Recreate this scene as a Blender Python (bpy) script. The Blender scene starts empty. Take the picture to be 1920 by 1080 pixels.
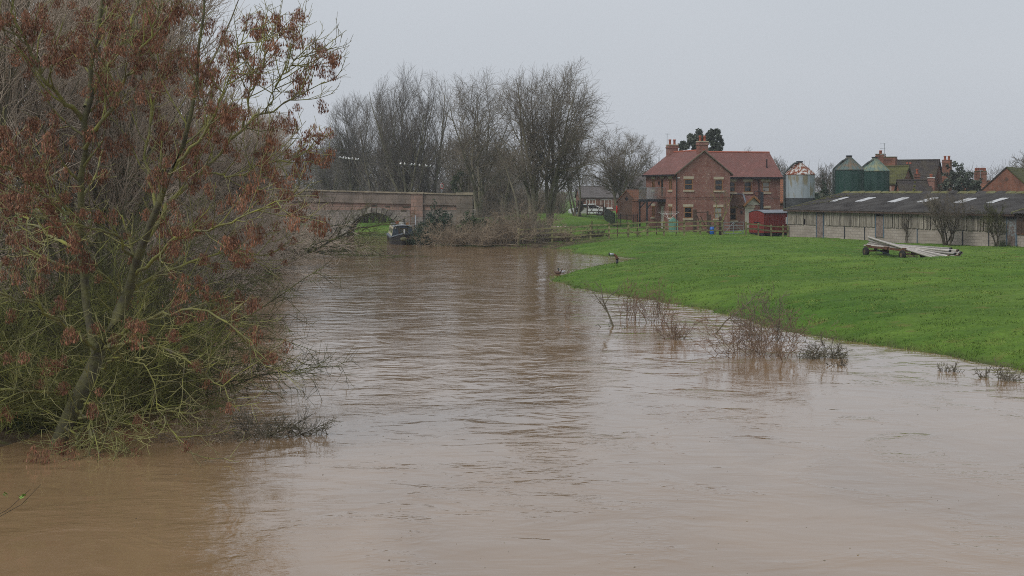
import bpy, math, random
import numpy as np
from mathutils import Vector, Matrix

# ------------------------------------------------------------------ camera, sky, sun, exposure
F, CX, HY, CH = 2667.0, 960.0, 358.0, 4.4          # focal length (px of 1920), centre, horizon row, eye height
sc = bpy.context.scene
cam_d = bpy.data.cameras.new('camera'); cam = bpy.data.objects.new('camera', cam_d)
sc.collection.objects.link(cam); sc.camera = cam
cam.location = (0, 0, CH); cam.rotation_euler = (math.radians(90), 0, 0)
cam_d.sensor_width = 36; cam_d.lens = 36 * F / 1920
cam_d.shift_y = -(540 - HY) / 1920
cam_d.clip_start = 0.1; cam_d.clip_end = 6000
SUN_EL, SUN_AZ = math.radians(48), math.radians(228)
world = bpy.data.worlds.new('World'); sc.world = world; world.use_nodes = True
wn = world.node_tree.nodes; wl = world.node_tree.links
for n in list(wn): wn.remove(n)
wo = wn.new('ShaderNodeOutputWorld'); bg = wn.new('ShaderNodeBackground'); bg2 = wn.new('ShaderNodeBackground')
sky = wn.new('ShaderNodeTexSky'); sky.sky_type = 'NISHITA'; sky.sun_disc = False
sky.sun_elevation = SUN_EL; sky.sun_rotation = SUN_AZ; sky.air_density = 1.5; sky.dust_density = 4
bg.inputs[1].default_value = 0.05
tcw = wn.new('ShaderNodeTexCoord'); nzw = wn.new('ShaderNodeTexNoise'); rpw = wn.new('ShaderNodeValToRGB')
nzw.inputs['Scale'].default_value = 1.6; nzw.inputs['Detail'].default_value = 3
mpw = wn.new('ShaderNodeMapping'); mpw.inputs['Scale'].default_value = (1, 1, 3)
rpw.color_ramp.elements[0].position = 0.3; rpw.color_ramp.elements[1].position = 0.75
rpw.color_ramp.elements[0].color = (0.545, 0.585, 0.640, 1); rpw.color_ramp.elements[1].color = (0.605, 0.640, 0.695, 1)
wl.new(tcw.outputs['Generated'], mpw.inputs[0]); wl.new(mpw.outputs[0], nzw.inputs['Vector'])
wl.new(nzw.outputs['Fac'], rpw.inputs[0]); wl.new(rpw.outputs[0], bg2.inputs[0]); bg2.inputs[1].default_value = 0.75
mxw = wn.new('ShaderNodeMixShader'); mxw.inputs[0].default_value = 0.9          # cloud cover over the clear sky
wl.new(sky.outputs[0], bg.inputs[0]); wl.new(bg.outputs[0], mxw.inputs[1]); wl.new(bg2.outputs[0], mxw.inputs[2])
wl.new(mxw.outputs[0], wo.inputs[0])
sun_d = bpy.data.lights.new('sun', 'SUN'); sun = bpy.data.objects.new('sun', sun_d); sc.collection.objects.link(sun)
sun_d.energy = 1.5; sun_d.angle = math.radians(30); sun_d.color = (1, 0.97, 0.93)
sd = Vector((math.sin(SUN_AZ) * math.cos(SUN_EL), math.cos(SUN_AZ) * math.cos(SUN_EL), math.sin(SUN_EL)))
sun.rotation_euler = (-sd).to_track_quat('-Z', 'Y').to_euler()
sc.view_settings.view_transform = 'Standard'; sc.view_settings.look = 'None'
sc.view_settings.exposure = 0.44; sc.view_settings.gamma = 1; sc.view_settings.use_curve_mapping = False
sc.cycles.volume_bounces = 0; sc.cycles.max_bounces = 6
sc.cycles.use_denoising = False; sc.cycles.use_adaptive_sampling = False; sc.cycles.filter_width = 1.0

C = sc.collection
rng = np.random.default_rng(7); random.seed(7)
def at(px, py, D): return Vector(((px - CX) / F * D, D, CH - (py - HY) / F * D))
def wx(px, D): return (px - CX) / F * D
def onwater(px, py): D = F * CH / (py - HY); return Vector((wx(px, D), D, 0))

# ------------------------------------------------------------------ materials
MATS = {}
def mat(name, col, rough=0.8, var=0.25, scale=3.0, col2=None, bump=0.0, bscale=None, metal=0.0, rnd=0.0, spec=0.3, stretch=(1, 1, 1), lo=0.35, hi=0.65, detail=5):
    if name in MATS: return MATS[name]
    m = bpy.data.materials.new(name); m.use_nodes = True; nt = m.node_tree; N = nt.nodes; L = nt.links
    b = N['Principled BSDF']; b.inputs['Roughness'].default_value = rough; b.inputs['Metallic'].default_value = metal
    b.inputs['Specular IOR Level'].default_value = spec
    tc = N.new('ShaderNodeTexCoord'); mp = N.new('ShaderNodeMapping'); mp.inputs['Scale'].default_value = stretch
    L.new(tc.outputs['Object'], mp.inputs[0])
    nz = N.new('ShaderNodeTexNoise'); nz.inputs['Scale'].default_value = scale; nz.inputs['Detail'].default_value = detail
    L.new(mp.outputs[0], nz.inputs['Vector'])
    rp = N.new('ShaderNodeValToRGB'); rp.color_ramp.elements[0].position = lo; rp.color_ramp.elements[1].position = hi
    c2 = col2 or tuple(c * (1 + var) for c in col); c1 = col if col2 else tuple(c * (1 - var) for c in col)
    rp.color_ramp.elements[0].color = (*c1, 1); rp.color_ramp.elements[1].color = (*c2, 1)
    L.new(nz.outputs['Fac'], rp.inputs[0]); out = rp.outputs[0]
    if rnd:
        oi = N.new('ShaderNodeObjectInfo'); mr = N.new('ShaderNodeMapRange')
        mr.inputs['To Min'].default_value = 1 - rnd; mr.inputs['To Max'].default_value = 1 + rnd
        L.new(oi.outputs['Random'], mr.inputs[0])
        hv = N.new('ShaderNodeHueSaturation'); L.new(mr.outputs[0], hv.inputs['Value']); L.new(out, hv.inputs['Color']); out = hv.outputs[0]
    L.new(out, b.inputs['Base Color'])
    if bump:
        bz = N.new('ShaderNodeTexNoise'); bz.inputs['Scale'].default_value = bscale or scale * 4; bz.inputs['Detail'].default_value = 4
        L.new(mp.outputs[0], bz.inputs['Vector'])
        bp = N.new('ShaderNodeBump'); bp.inputs['Strength'].default_value = 0.7; bp.inputs['Distance'].default_value = bump
        L.new(bz.outputs['Fac'], bp.inputs['Height']); L.new(bp.outputs[0], b.inputs['Normal'])
    MATS[name] = m; return m

def brick_mat(name, c1, c2, mortar, bw=0.225, bh=0.075, ms=0.012, pale=None, pale_at=0.66, bump=0.008, dirt=None, rough=0.9, blotch=1.2):
    m = bpy.data.materials.new(name); m.use_nodes = True; nt = m.node_tree; N = nt.nodes; L = nt.links
    b = N['Principled BSDF']; b.inputs['Roughness'].default_value = rough; b.inputs['Specular IOR Level'].default_value = 0.2
    tc = N.new('ShaderNodeTexCoord'); sp = N.new('ShaderNodeSeparateXYZ'); L.new(tc.outputs['Object'], sp.inputs[0])
    ad = N.new('ShaderNodeMath'); ad.operation = 'ADD'; L.new(sp.outputs[0], ad.inputs[0]); L.new(sp.outputs[1], ad.inputs[1])
    cb = N.new('ShaderNodeCombineXYZ'); L.new(ad.outputs[0], cb.inputs[0]); L.new(sp.outputs[2], cb.inputs[1])
    bt = N.new('ShaderNodeTexBrick'); L.new(cb.outputs[0], bt.inputs['Vector']); bt.inputs['Scale'].default_value = 1
    bt.inputs['Brick Width'].default_value = bw; bt.inputs['Row Height'].default_value = bh; bt.inputs['Mortar Size'].default_value = ms
    bt.inputs['Color1'].default_value = (*c1, 1); bt.inputs['Color2'].default_value = (*c2, 1); bt.inputs['Mortar'].default_value = (*mortar, 1)
    out = bt.outputs['Color']
    def mixc(fac, a, col, amount=1.0):
        mx = N.new('ShaderNodeMix'); mx.data_type = 'RGBA'
        if amount != 1.0:
            mu = N.new('ShaderNodeMath'); mu.operation = 'MULTIPLY'; mu.inputs[1].default_value = amount; L.new(fac, mu.inputs[0]); fac = mu.outputs[0]
        L.new(fac, mx.inputs[0]); L.new(a, mx.inputs[6]); mx.inputs[7].default_value = (*col, 1); return mx.outputs[2]
    if pale:
        mp = N.new('ShaderNodeMapping'); mp.inputs['Scale'].default_value = (1 / bw * 0.9, 1 / bh * 0.45, 1); L.new(cb.outputs[0], mp.inputs[0])
        nz = N.new('ShaderNodeTexNoise'); nz.inputs['Scale'].default_value = 1; nz.inputs['Detail'].default_value = 1; L.new(mp.outputs[0], nz.inputs['Vector'])
        rp = N.new('ShaderNodeValToRGB'); rp.color_ramp.elements[0].position = pale_at; rp.color_ramp.elements[1].position = pale_at + 0.06
        L.new(nz.outputs['Fac'], rp.inputs[0]); out = mixc(rp.outputs[0], out, pale)
    nz2 = N.new('ShaderNodeTexNoise'); nz2.inputs['Scale'].default_value = blotch; nz2.inputs['Detail'].default_value = 6; L.new(tc.outputs['Object'], nz2.inputs['Vector'])
    rp2 = N.new('ShaderNodeValToRGB'); rp2.color_ramp.elements[0].position = 0.42; rp2.color_ramp.elements[1].position = 0.68
    L.new(nz2.outputs['Fac'], rp2.inputs[0])
    out = mixc(rp2.outputs[0], out, dirt or tuple(c * 0.6 for c in c1), 0.7)
    L.new(out, b.inputs['Base Color'])
    bp = N.new('ShaderNodeBump'); bp.inputs['Distance'].default_value = bump; bp.inputs['Strength'].default_value = 0.8; bp.invert = True
    L.new(bt.outputs['Fac'], bp.inputs['Height']); L.new(bp.outputs[0], b.inputs['Normal'])
    MATS[name] = m; return m

def ground_mat():
    m = bpy.data.materials.new('grass_and_soil'); m.use_nodes = True; nt = m.node_tree; N = nt.nodes; L = nt.links
    b = N['Principled BSDF']; b.inputs['Roughness'].default_value = 0.95; b.inputs['Specular IOR Level'].default_value = 0.1
    tc = N.new('ShaderNodeTexCoord')
    def noise(s, d=6, st=(1, 1, 1)):
        mp = N.new('ShaderNodeMapping'); mp.inputs['Scale'].default_value = st; L.new(tc.outputs['Object'], mp.inputs[0])
        n = N.new('ShaderNodeTexNoise'); n.inputs['Scale'].default_value = s; n.inputs['Detail'].default_value = d; L.new(mp.outputs[0], n.inputs['Vector']); return n.outputs['Fac']
    def ramp(f, a, c, p=0.35, q=0.65):
        r = N.new('ShaderNodeValToRGB'); r.color_ramp.elements[0].position = p; r.color_ramp.elements[1].position = q
        r.color_ramp.elements[0].color = (*a, 1); r.color_ramp.elements[1].color = (*c, 1); L.new(f, r.inputs[0]); return r.outputs[0]
    def mix(f, a, c, bt='MIX'):
        x = N.new('ShaderNodeMix'); x.data_type = 'RGBA'; x.blend_type = bt
        if isinstance(f, float): x.inputs[0].default_value = f
        else: L.new(f, x.inputs[0])
        L.new(a, x.inputs[6]); L.new(c, x.inputs[7]); return x.outputs[2]
    g = ramp(noise(0.16, 5), (0.062, 0.134, 0.018), (0.106, 0.180, 0.032))
    g = mix(0.7, g, ramp(noise(2.2, 6), (0.75, 0.75, 0.75), (1.2, 1.17, 1.1), 0.3, 0.7), 'MULTIPLY')
    g = mix(0.6, g, ramp(noise(9, 4), (0.68, 0.7, 0.7), (1.25, 1.22, 1.12), 0.3, 0.7), 'MULTIPLY')
    g = mix(0.8, g, ramp(noise(0.5, 4, (.35, 1, 1)), (0.78, 0.80, 0.80), (1.22, 1.16, 1.05), 0.35, 0.65), 'MULTIPLY')
    dry = ramp(noise(1.1, 7), (0, 0, 0), (1, 1, 1), 0.60, 0.74)
    st = N.new('ShaderNodeRGB'); st.outputs[0].default_value = (0.12, 0.12, 0.035, 1)
    g = mix(dry, g, st.outputs[0])
    s = ramp(noise(1.5, 7), (0.035, 0.026, 0.017), (0.095, 0.07, 0.042))
    s = mix(ramp(noise(0.9, 4), (0, 0, 0), (1, 1, 1), 0.55, 0.65), s, ramp(noise(5, 3), (0.03, 0.06, 0.012), (0.06, 0.09, 0.02)))
    at_ = N.new('ShaderNodeAttribute'); at_.attribute_name = 'soil'
    L.new(mix(at_.outputs['Fac'], g, s), b.inputs['Base Color'])
    bp = N.new('ShaderNodeBump'); bp.inputs['Distance'].default_value = 0.05; bp.inputs['Strength'].default_value = 0.8
    L.new(noise(4, 7), bp.inputs['Height']); L.new(bp.outputs[0], b.inputs['Normal'])
    return m

def water_mat():
    m = bpy.data.materials.new('muddy_water'); m.use_nodes = True; nt = m.node_tree; N = nt.nodes; L = nt.links
    b = N['Principled BSDF']; b.inputs['Roughness'].default_value = 0.035; b.inputs['IOR'].default_value = 1.85
    b.inputs['Specular IOR Level'].default_value = 0.5
    tc = N.new('ShaderNodeTexCoord')
    def noise(s, d=4, st=(1, 1, 1), dist=0.0):
        mp = N.new('ShaderNodeMapping'); mp.inputs['Scale'].default_value = st; L.new(tc.outputs['Object'], mp.inputs[0])
        n = N.new('ShaderNodeTexNoise'); n.inputs['Scale'].default_value = s; n.inputs['Detail'].default_value = d
        n.inputs['Distortion'].default_value = dist; L.new(mp.outputs[0], n.inputs['Vector']); return n.outputs['Fac']
    def math_(op, a, c):
        x = N.new('ShaderNodeMath'); x.operation = op
        for i, v in enumerate((a, c)):
            if isinstance(v, (int, float)): x.inputs[i].default_value = v
            else: L.new(v, x.inputs[i])
        return x.outputs[0]
    r = N.new('ShaderNodeValToRGB'); r.color_ramp.elements[0].color = (0.215, 0.136, 0.071, 1); r.color_ramp.elements[1].color = (0.268, 0.174, 0.096, 1)
    r.color_ramp.elements[0].position = 0.3; r.color_ramp.elements[1].position = 0.7
    L.new(noise(0.35, 5, (1, 0.5, 1), 1.0), r.inputs[0]); L.new(r.outputs[0], b.inputs['Base Color'])
    def ramp1(f, p, q, lo=0.0, hi=1.0):
        x = N.new('ShaderNodeMapRange'); x.interpolation_type = 'SMOOTHSTEP'
        x.inputs[1].default_value = p; x.inputs[2].default_value = q; x.inputs[3].default_value = lo; x.inputs[4].default_value = hi
        L.new(f, x.inputs[0]); return x.outputs[0]
    calm = ramp1(noise(0.10, 3, (1, 0.6, 1), 0.8), 0.36, 0.62, 0.18, 1.0)      # slicks and boils between rippled water
    patch = ramp1(noise(0.55, 4, (0.8, 0.6, 1), 1.2), 0.44, 0.66, 0.12, 1.0)       # cat's-paws of small sharp ripples
    h1 = math_('MULTIPLY', math_('MULTIPLY', noise(1.0, 3, (0.7, 1.3, 1), 0.6), 0.52), calm)
    h2 = math_('MULTIPLY', math_('MULTIPLY', noise(3.2, 3, (0.7, 1.3, 1), 0.5), 0.24), patch)
    h3 = math_('MULTIPLY', math_('MULTIPLY', noise(8.5, 3, (0.75, 1.2, 1), 0.3), 0.115), patch)
    eddy = math_('MULTIPLY', noise(0.42, 2, (0.8, 0.9, 1), 2.6), 0.34)
    sp = N.new('ShaderNodeSeparateXYZ'); L.new(tc.outputs['Object'], sp.inputs[0])
    race = math_('MULTIPLY', ramp1(sp.outputs[1], 28, 62, 0.05, 1.0), ramp1(noise(0.16, 3, (1, .5, 1), .8), .40, .60, .25, 1.0))     # the faster, rougher reach above the bend
    h0 = math_('MULTIPLY', math_('MULTIPLY', noise(0.75, 3, (0.6, 1.2, 1), 0.9), 0.55), race)
    hs = math_('ADD', math_('ADD', math_('ADD', h1, h2), math_('ADD', h3, eddy)), h0)
    bp = N.new('ShaderNodeBump'); bp.inputs['Strength'].default_value = 1.0; bp.inputs['Distance'].default_value = 0.06
    L.new(hs, bp.inputs['Height']); L.new(bp.outputs[0], b.inputs['Normal'])
    return m

BARK = mat('bark_grey_brown', (0.125, 0.108, 0.082), 0.9, col2=(0.17, 0.158, 0.10), scale=1.2)
BARK_D = mat('bark_dark', (0.05, 0.04, 0.03), 0.9, col2=(0.085, 0.075, 0.045), scale=1.0)
TWIG = mat('twig_grey_brown', (0.125, 0.104, 0.078), 0.9, col2=(0.19, 0.160, 0.118), scale=0.5)
TWIG_R = mat('twig_willow_brown', (0.35, 0.285, 0.225), 0.9, col2=(0.50, 0.415, 0.33), scale=0.45)
TWIG_F = mat('twig_far_grey', (0.11, 0.097, 0.083), 0.9, col2=(0.16, 0.140, 0.118), scale=0.3)
MOSS = mat('bark_mossy', (0.13, 0.118, 0.082), 0.95, col2=(0.27, 0.275, 0.065), scale=4.5, bump=0.02, bscale=18, lo=.32, hi=.70, detail=10)
MOSS_TW = mat('twig_mossy_shaded', (0.036, 0.033, 0.018), 0.95, col2=(0.118, 0.128, 0.036), scale=1.9, lo=.38, hi=.68)  # moss colour darkened to paint in the shade between the scrub's branches
MOSS_B = mat('twig_bright_moss', (0.075, 0.072, 0.030), 0.95, col2=(0.225, 0.235, 0.062), scale=1.9, lo=.36, hi=.66)
ASH_TW = mat('ash_twig', (0.16, 0.148, 0.075), 0.9, col2=(0.33, 0.315, 0.13), scale=1.5)
KEYS = mat('ash_keys', (0.045, 0.019, 0.012), 0.6, col2=(0.36, 0.165, 0.092), scale=22, rnd=0.35, lo=0.3, hi=0.7)  # dark end paints shadows inside the bunches, pale end their highlights
DEAD = mat('dead_stems', (0.17, 0.130, 0.088), 0.95, col2=(0.33, 0.262, 0.185), scale=0.8)
REDTW = mat('red_osier_twigs', (0.155, 0.102, 0.070), 0.9, col2=(0.25, 0.172, 0.118), scale=1.5)
LEAF_D = mat('dark_conifer_leaf', (0.012, 0.028, 0.016), 0.7, col2=(0.035, 0.065, 0.033), scale=1.2)
LEAF_E = mat('evergreen_leaf', (0.040, 0.055, 0.042), 0.7, col2=(0.085, 0.10, 0.072), scale=0.7)
LEAF_Y = mat('golden_conifer_leaf', (0.10, 0.11, 0.03), 0.8, col2=(0.20, 0.19, 0.06), scale=2)
LEAF_G = mat('fresh_leaf', (0.10, 0.22, 0.03), 0.6, col2=(0.17, 0.30, 0.05), scale=8)
IVY = mat('ivy_leaf', (0.018, 0.035, 0.012), 0.6, col2=(0.05, 0.075, 0.025), scale=1.5)
BRICK = brick_mat('red_brick_new', (0.315, 0.120, 0.090), (0.240, 0.094, 0.074), (0.25, 0.19, 0.16), pale=(0.42, 0.30, 0.24), pale_at=0.635)
BRICK_O = brick_mat('red_brick_old', (0.27, 0.088, 0.048), (0.19, 0.068, 0.042), (0.20, 0.15, 0.12), dirt=(0.08, 0.045, 0.035))
BRICK_B = brick_mat('brown_brick', (0.14, 0.075, 0.050), (0.10, 0.056, 0.040), (0.14, 0.11, 0.09))
BLOCK = brick_mat('concrete_block', (0.37, 0.325, 0.285), (0.31, 0.27, 0.235), (0.22, 0.195, 0.17), 0.44, 0.215, 0.014, dirt=(0.23, 0.195, 0.165), blotch=0.7)
TILE = brick_mat('red_roof_tile', (0.250, 0.112, 0.095), (0.190, 0.090, 0.080), (0.11, 0.055, 0.047), 0.17, 0.10, 0.012, pale=(0.25, 0.13, 0.11), pale_at=0.63, bump=0.012, dirt=(0.155, 0.085, 0.073))
TILE_O = brick_mat('orange_pantile', (0.31, 0.125, 0.06), (0.24, 0.10, 0.055), (0.10, 0.05, 0.035), 0.24, 0.2, 0.03, dirt=(0.15, 0.085, 0.05))
TILE_D = brick_mat('dark_roof_tile', (0.055, 0.045, 0.042), (0.042, 0.036, 0.034), (0.025, 0.022, 0.02), 0.25, 0.16, 0.02, dirt=(0.065, 0.055, 0.035))
TILE_M = brick_mat('mossy_roof_tile', (0.085, 0.085, 0.030), (0.065, 0.066, 0.028), (0.04, 0.04, 0.02), 0.25, 0.16, 0.02, dirt=(0.10, 0.105, 0.03))
SANDST = brick_mat('red_sandstone', (0.32, 0.205, 0.16), (0.27, 0.19, 0.155), (0.15, 0.12, 0.10), 0.85, 0.36, 0.018, dirt=(0.11, 0.085, 0.068), blotch=0.8)
SANDST_D = brick_mat('weathered_parapet_stone', (0.235, 0.190, 0.155), (0.20, 0.165, 0.138), (0.10, 0.08, 0.065), 1.3, 0.45, 0.014, dirt=(0.10, 0.085, 0.07), blotch=0.8)
RUBBLE = brick_mat('grey_rubble_stone', (0.30, 0.265, 0.235), (0.24, 0.212, 0.188), (0.185, 0.163, 0.145), 0.52, 0.24, 0.02, dirt=(0.14, 0.125, 0.105), blotch=1.5)
VOUS = mat('arch_stone', (0.115, 0.105, 0.09), 0.95, col2=(0.25, 0.235, 0.20), scale=2.5, bump=0.03, rnd=0.25)
COPING = mat('coping_stone', (0.20, 0.17, 0.125), 0.9, col2=(0.34, 0.29, 0.21), scale=1.6)
STONE = mat('buff_stone', (0.45, 0.385, 0.285), 0.85, 0.12, 3)
OAK = mat('oak_stained_timber', (0.26, 0.125, 0.048), 0.6, 0.15, 6)
GLASS = mat('window_glass', (0.02, 0.023, 0.026), 0.06, 0.2, 1, spec=0.5)
BLIND = mat('pale_blind', (0.30, 0.29, 0.27), 0.6, 0.1, 4)
BLACK = mat('black_metal', (0.012, 0.013, 0.016), 0.45, 0.2, 4)
SLATEB = mat('charcoal_steel', (0.022, 0.028, 0.036), 0.5, 0.2, 4)
WHITE = mat('white_paint', (0.62, 0.62, 0.60), 0.5, 0.06, 4)
CREAM = mat('cream_render', (0.55, 0.51, 0.44), 0.8, 0.07, 3)
LEAD = mat('lead_grey', (0.17, 0.185, 0.21), 0.5, 0.15, 3)
TERRA = mat('terracotta', (0.32, 0.095, 0.055), 0.8, 0.2, 6)
WOOD = mat('weathered_board', (0.15, 0.13, 0.105), 0.9, col2=(0.31, 0.28, 0.235), scale=3, stretch=(4, 4, 0.5), rnd=0.3)
FENCE = mat('lichened_fence_timber', (0.14, 0.126, 0.068), 0.95, col2=(0.26, 0.25, 0.112), scale=3, rnd=0.2)
DKWOOD = mat('dark_timber', (0.045, 0.03, 0.022), 0.9, col2=(0.085, 0.055, 0.04), scale=3)
BRDOOR = mat('peeling_brown_door', (0.13, 0.095, 0.08), 0.85, col2=(0.24, 0.19, 0.165), scale=5)
BLDOOR = mat('peeling_blue_door', (0.13, 0.085, 0.07), 0.85, col2=(0.24, 0.27, 0.28), scale=6)
BLUE = mat('faded_blue_paint', (0.10, 0.15, 0.20), 0.7, 0.25, 4)
BLUEP = mat('blue_plastic', (0.015, 0.10, 0.38), 0.4, 0.1, 4)
GALV = mat('galvanised_steel', (0.30, 0.32, 0.34), 0.45, 0.15, 5, metal=0.4)
ALU = mat('dull_pipe', (0.36, 0.335, 0.305), 0.55, 0.14, 5, metal=0.15, rnd=0.25)
RUST = mat('rusty_iron', (0.07, 0.032, 0.02), 0.85, col2=(0.17, 0.075, 0.04), scale=5)
TYRE = mat('perished_rubber', (0.018, 0.017, 0.016), 0.85, 0.3, 6)
RIM = mat('muddy_rim', (0.10, 0.075, 0.04), 0.8, 0.25, 6)
VANRED = mat('maroon_paint', (0.165, 0.023, 0.019), 0.6, 0.14, 2.5, bump=0.004)
RED = mat('bright_red_paint', (0.50, 0.03, 0.015), 0.4, 0.1, 4)
GREENP = mat('pale_green_plastic', (0.13, 0.27, 0.215), 0.5, 0.1, 3)
GREENF = mat('green_fence_paint', (0.02, 0.06, 0.045), 0.8, 0.2, 3)
SILO_G = mat('green_silo_steel', (0.010, 0.040, 0.034), 0.55, col2=(0.020, 0.058, 0.046), scale=1.2, stretch=(3, 3, 0.3))
SILO_GC = mat('green_silo_cone', (0.085, 0.12, 0.112), 0.6, col2=(0.15, 0.105, 0.065), scale=1.3, stretch=(2, 2, 0.5), lo=0.42, hi=0.66)
SILO_B = mat('faded_blue_silo_steel', (0.285, 0.325, 0.35), 0.6, col2=(0.22, 0.20, 0.14), scale=1.1, stretch=(2.4, 2.4, 0.6), lo=0.52, hi=0.62)
SILO_BC = mat('rusty_silo_cone', (0.19, 0.060, 0.028), 0.8, col2=(0.46, 0.46, 0.44), scale=2.0, stretch=(2.5, 2.5, 0.35), lo=0.47, hi=0.56)
SILO_SK = mat('dark_silo_skirt', (0.05, 0.055, 0.058), 0.7, 0.3, 2)
ASB = mat('fibre_cement_roof', (0.030, 0.0275, 0.026), 0.95, col2=(0.066, 0.062, 0.058), scale=0.8, bump=0.01, detail=8)
MOSSY = mat('roof_moss', (0.095, 0.090, 0.028), 1.0, col2=(0.14, 0.14, 0.07), scale=3, bump=0.02)
RLIGHT = mat('rooflight_sheet', (0.22, 0.22, 0.215), 0.5, col2=(0.50, 0.51, 0.52), scale=2.2, lo=.3, hi=.55)
BOATB = mat('boat_blue_black', (0.036, 0.050, 0.066), 0.45, 0.2, 3)
BOATH = mat('boat_hull_black', (0.014, 0.013, 0.013), 0.6, 0.3, 3)
BOATD = mat('boat_deck_grey', (0.10, 0.118, 0.14), 0.5, 0.2, 3)
BOATC = mat('boat_side_cream', (0.42, 0.39, 0.28), 0.6, 0.15, 3)
BOATR = mat('boat_roof_grey', (0.22, 0.235, 0.25), 0.6, 0.2, 3)
BOATBR = mat('boat_door_brown', (0.035, 0.018, 0.014), 0.6, 0.2, 3)
ROPE = mat('rope', (0.11, 0.11, 0.065), 0.95, 0.25, 20)
CARW = mat('car_white', (0.62, 0.63, 0.64), 0.25, 0.02, 1, spec=0.5)
GULLW = mat('white_feathers', (0.85, 0.85, 0.85), 0.7, 0.05, 5)
GULLG = mat('grey_feathers', (0.35, 0.36, 0.38), 0.7, 0.05, 5)
DUCKB = mat('brown_feathers', (0.085, 0.05, 0.035), 0.8, 0.3, 20)
DUCKD = mat('dark_feathers', (0.012, 0.02, 0.018), 0.6, 0.3, 20)
def clear_glass():
    m = bpy.data.materials.new('balcony_glass'); m.use_nodes = True; nt = m.node_tree; N = nt.nodes
    g = N.new('ShaderNodeBsdfGlossy'); g.inputs['Roughness'].default_value = 0.25; g.inputs['Color'].default_value = (0.9, 0.93, 0.93, 1)
    t = N.new('ShaderNodeBsdfTransparent'); t.inputs['Color'].default_value = (0.92, 0.95, 0.95, 1)
    x = N.new('ShaderNodeMixShader'); x.inputs[0].default_value = 0.22
    nt.links.new(t.outputs[0], x.inputs[1]); nt.links.new(g.outputs[0], x.inputs[2]); nt.links.new(x.outputs[0], N['Material Output'].inputs[0])
    return m
CGLASS = clear_glass()

# ------------------------------------------------------------------ builders
def mesh_np(name, V, Fc, smooth=False):
    me = bpy.data.meshes.new(name); V = np.asarray(V, np.float32); Fc = np.asarray(Fc, np.int32); k = Fc.shape[1]
    me.vertices.add(len(V)); me.vertices.foreach_set('co', V.ravel())
    me.loops.add(Fc.size); me.loops.foreach_set('vertex_index', Fc.ravel())
    me.polygons.add(len(Fc)); me.polygons.foreach_set('loop_start', np.arange(0, Fc.size, k, dtype=np.int32))
    if smooth: me.polygons.foreach_set('use_smooth', np.ones(len(Fc), bool))
    me.update(calc_edges=True); return me
def link(name, me, m, parent=None):
    o = bpy.data.objects.new(name, me); C.objects.link(o)
    if m and me is not None and not me.materials: me.materials.append(m)
    o.parent = parent; return o
def tag(o, label=None, cat=None, group=None, kind=None):
    for k, v in (('label', label), ('category', cat), ('group', group), ('kind', kind)):
        if v: o[k] = v
    return o
def thing(name, label, cat, loc=(0, 0, 0), rz=0.0, group=None):
    o = bpy.data.objects.new(name, None); C.objects.link(o); o.location = loc; o.rotation_euler = (0, 0, rz)
    o.empty_display_size = 0.2
    return tag(o, label, cat, group)

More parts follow.
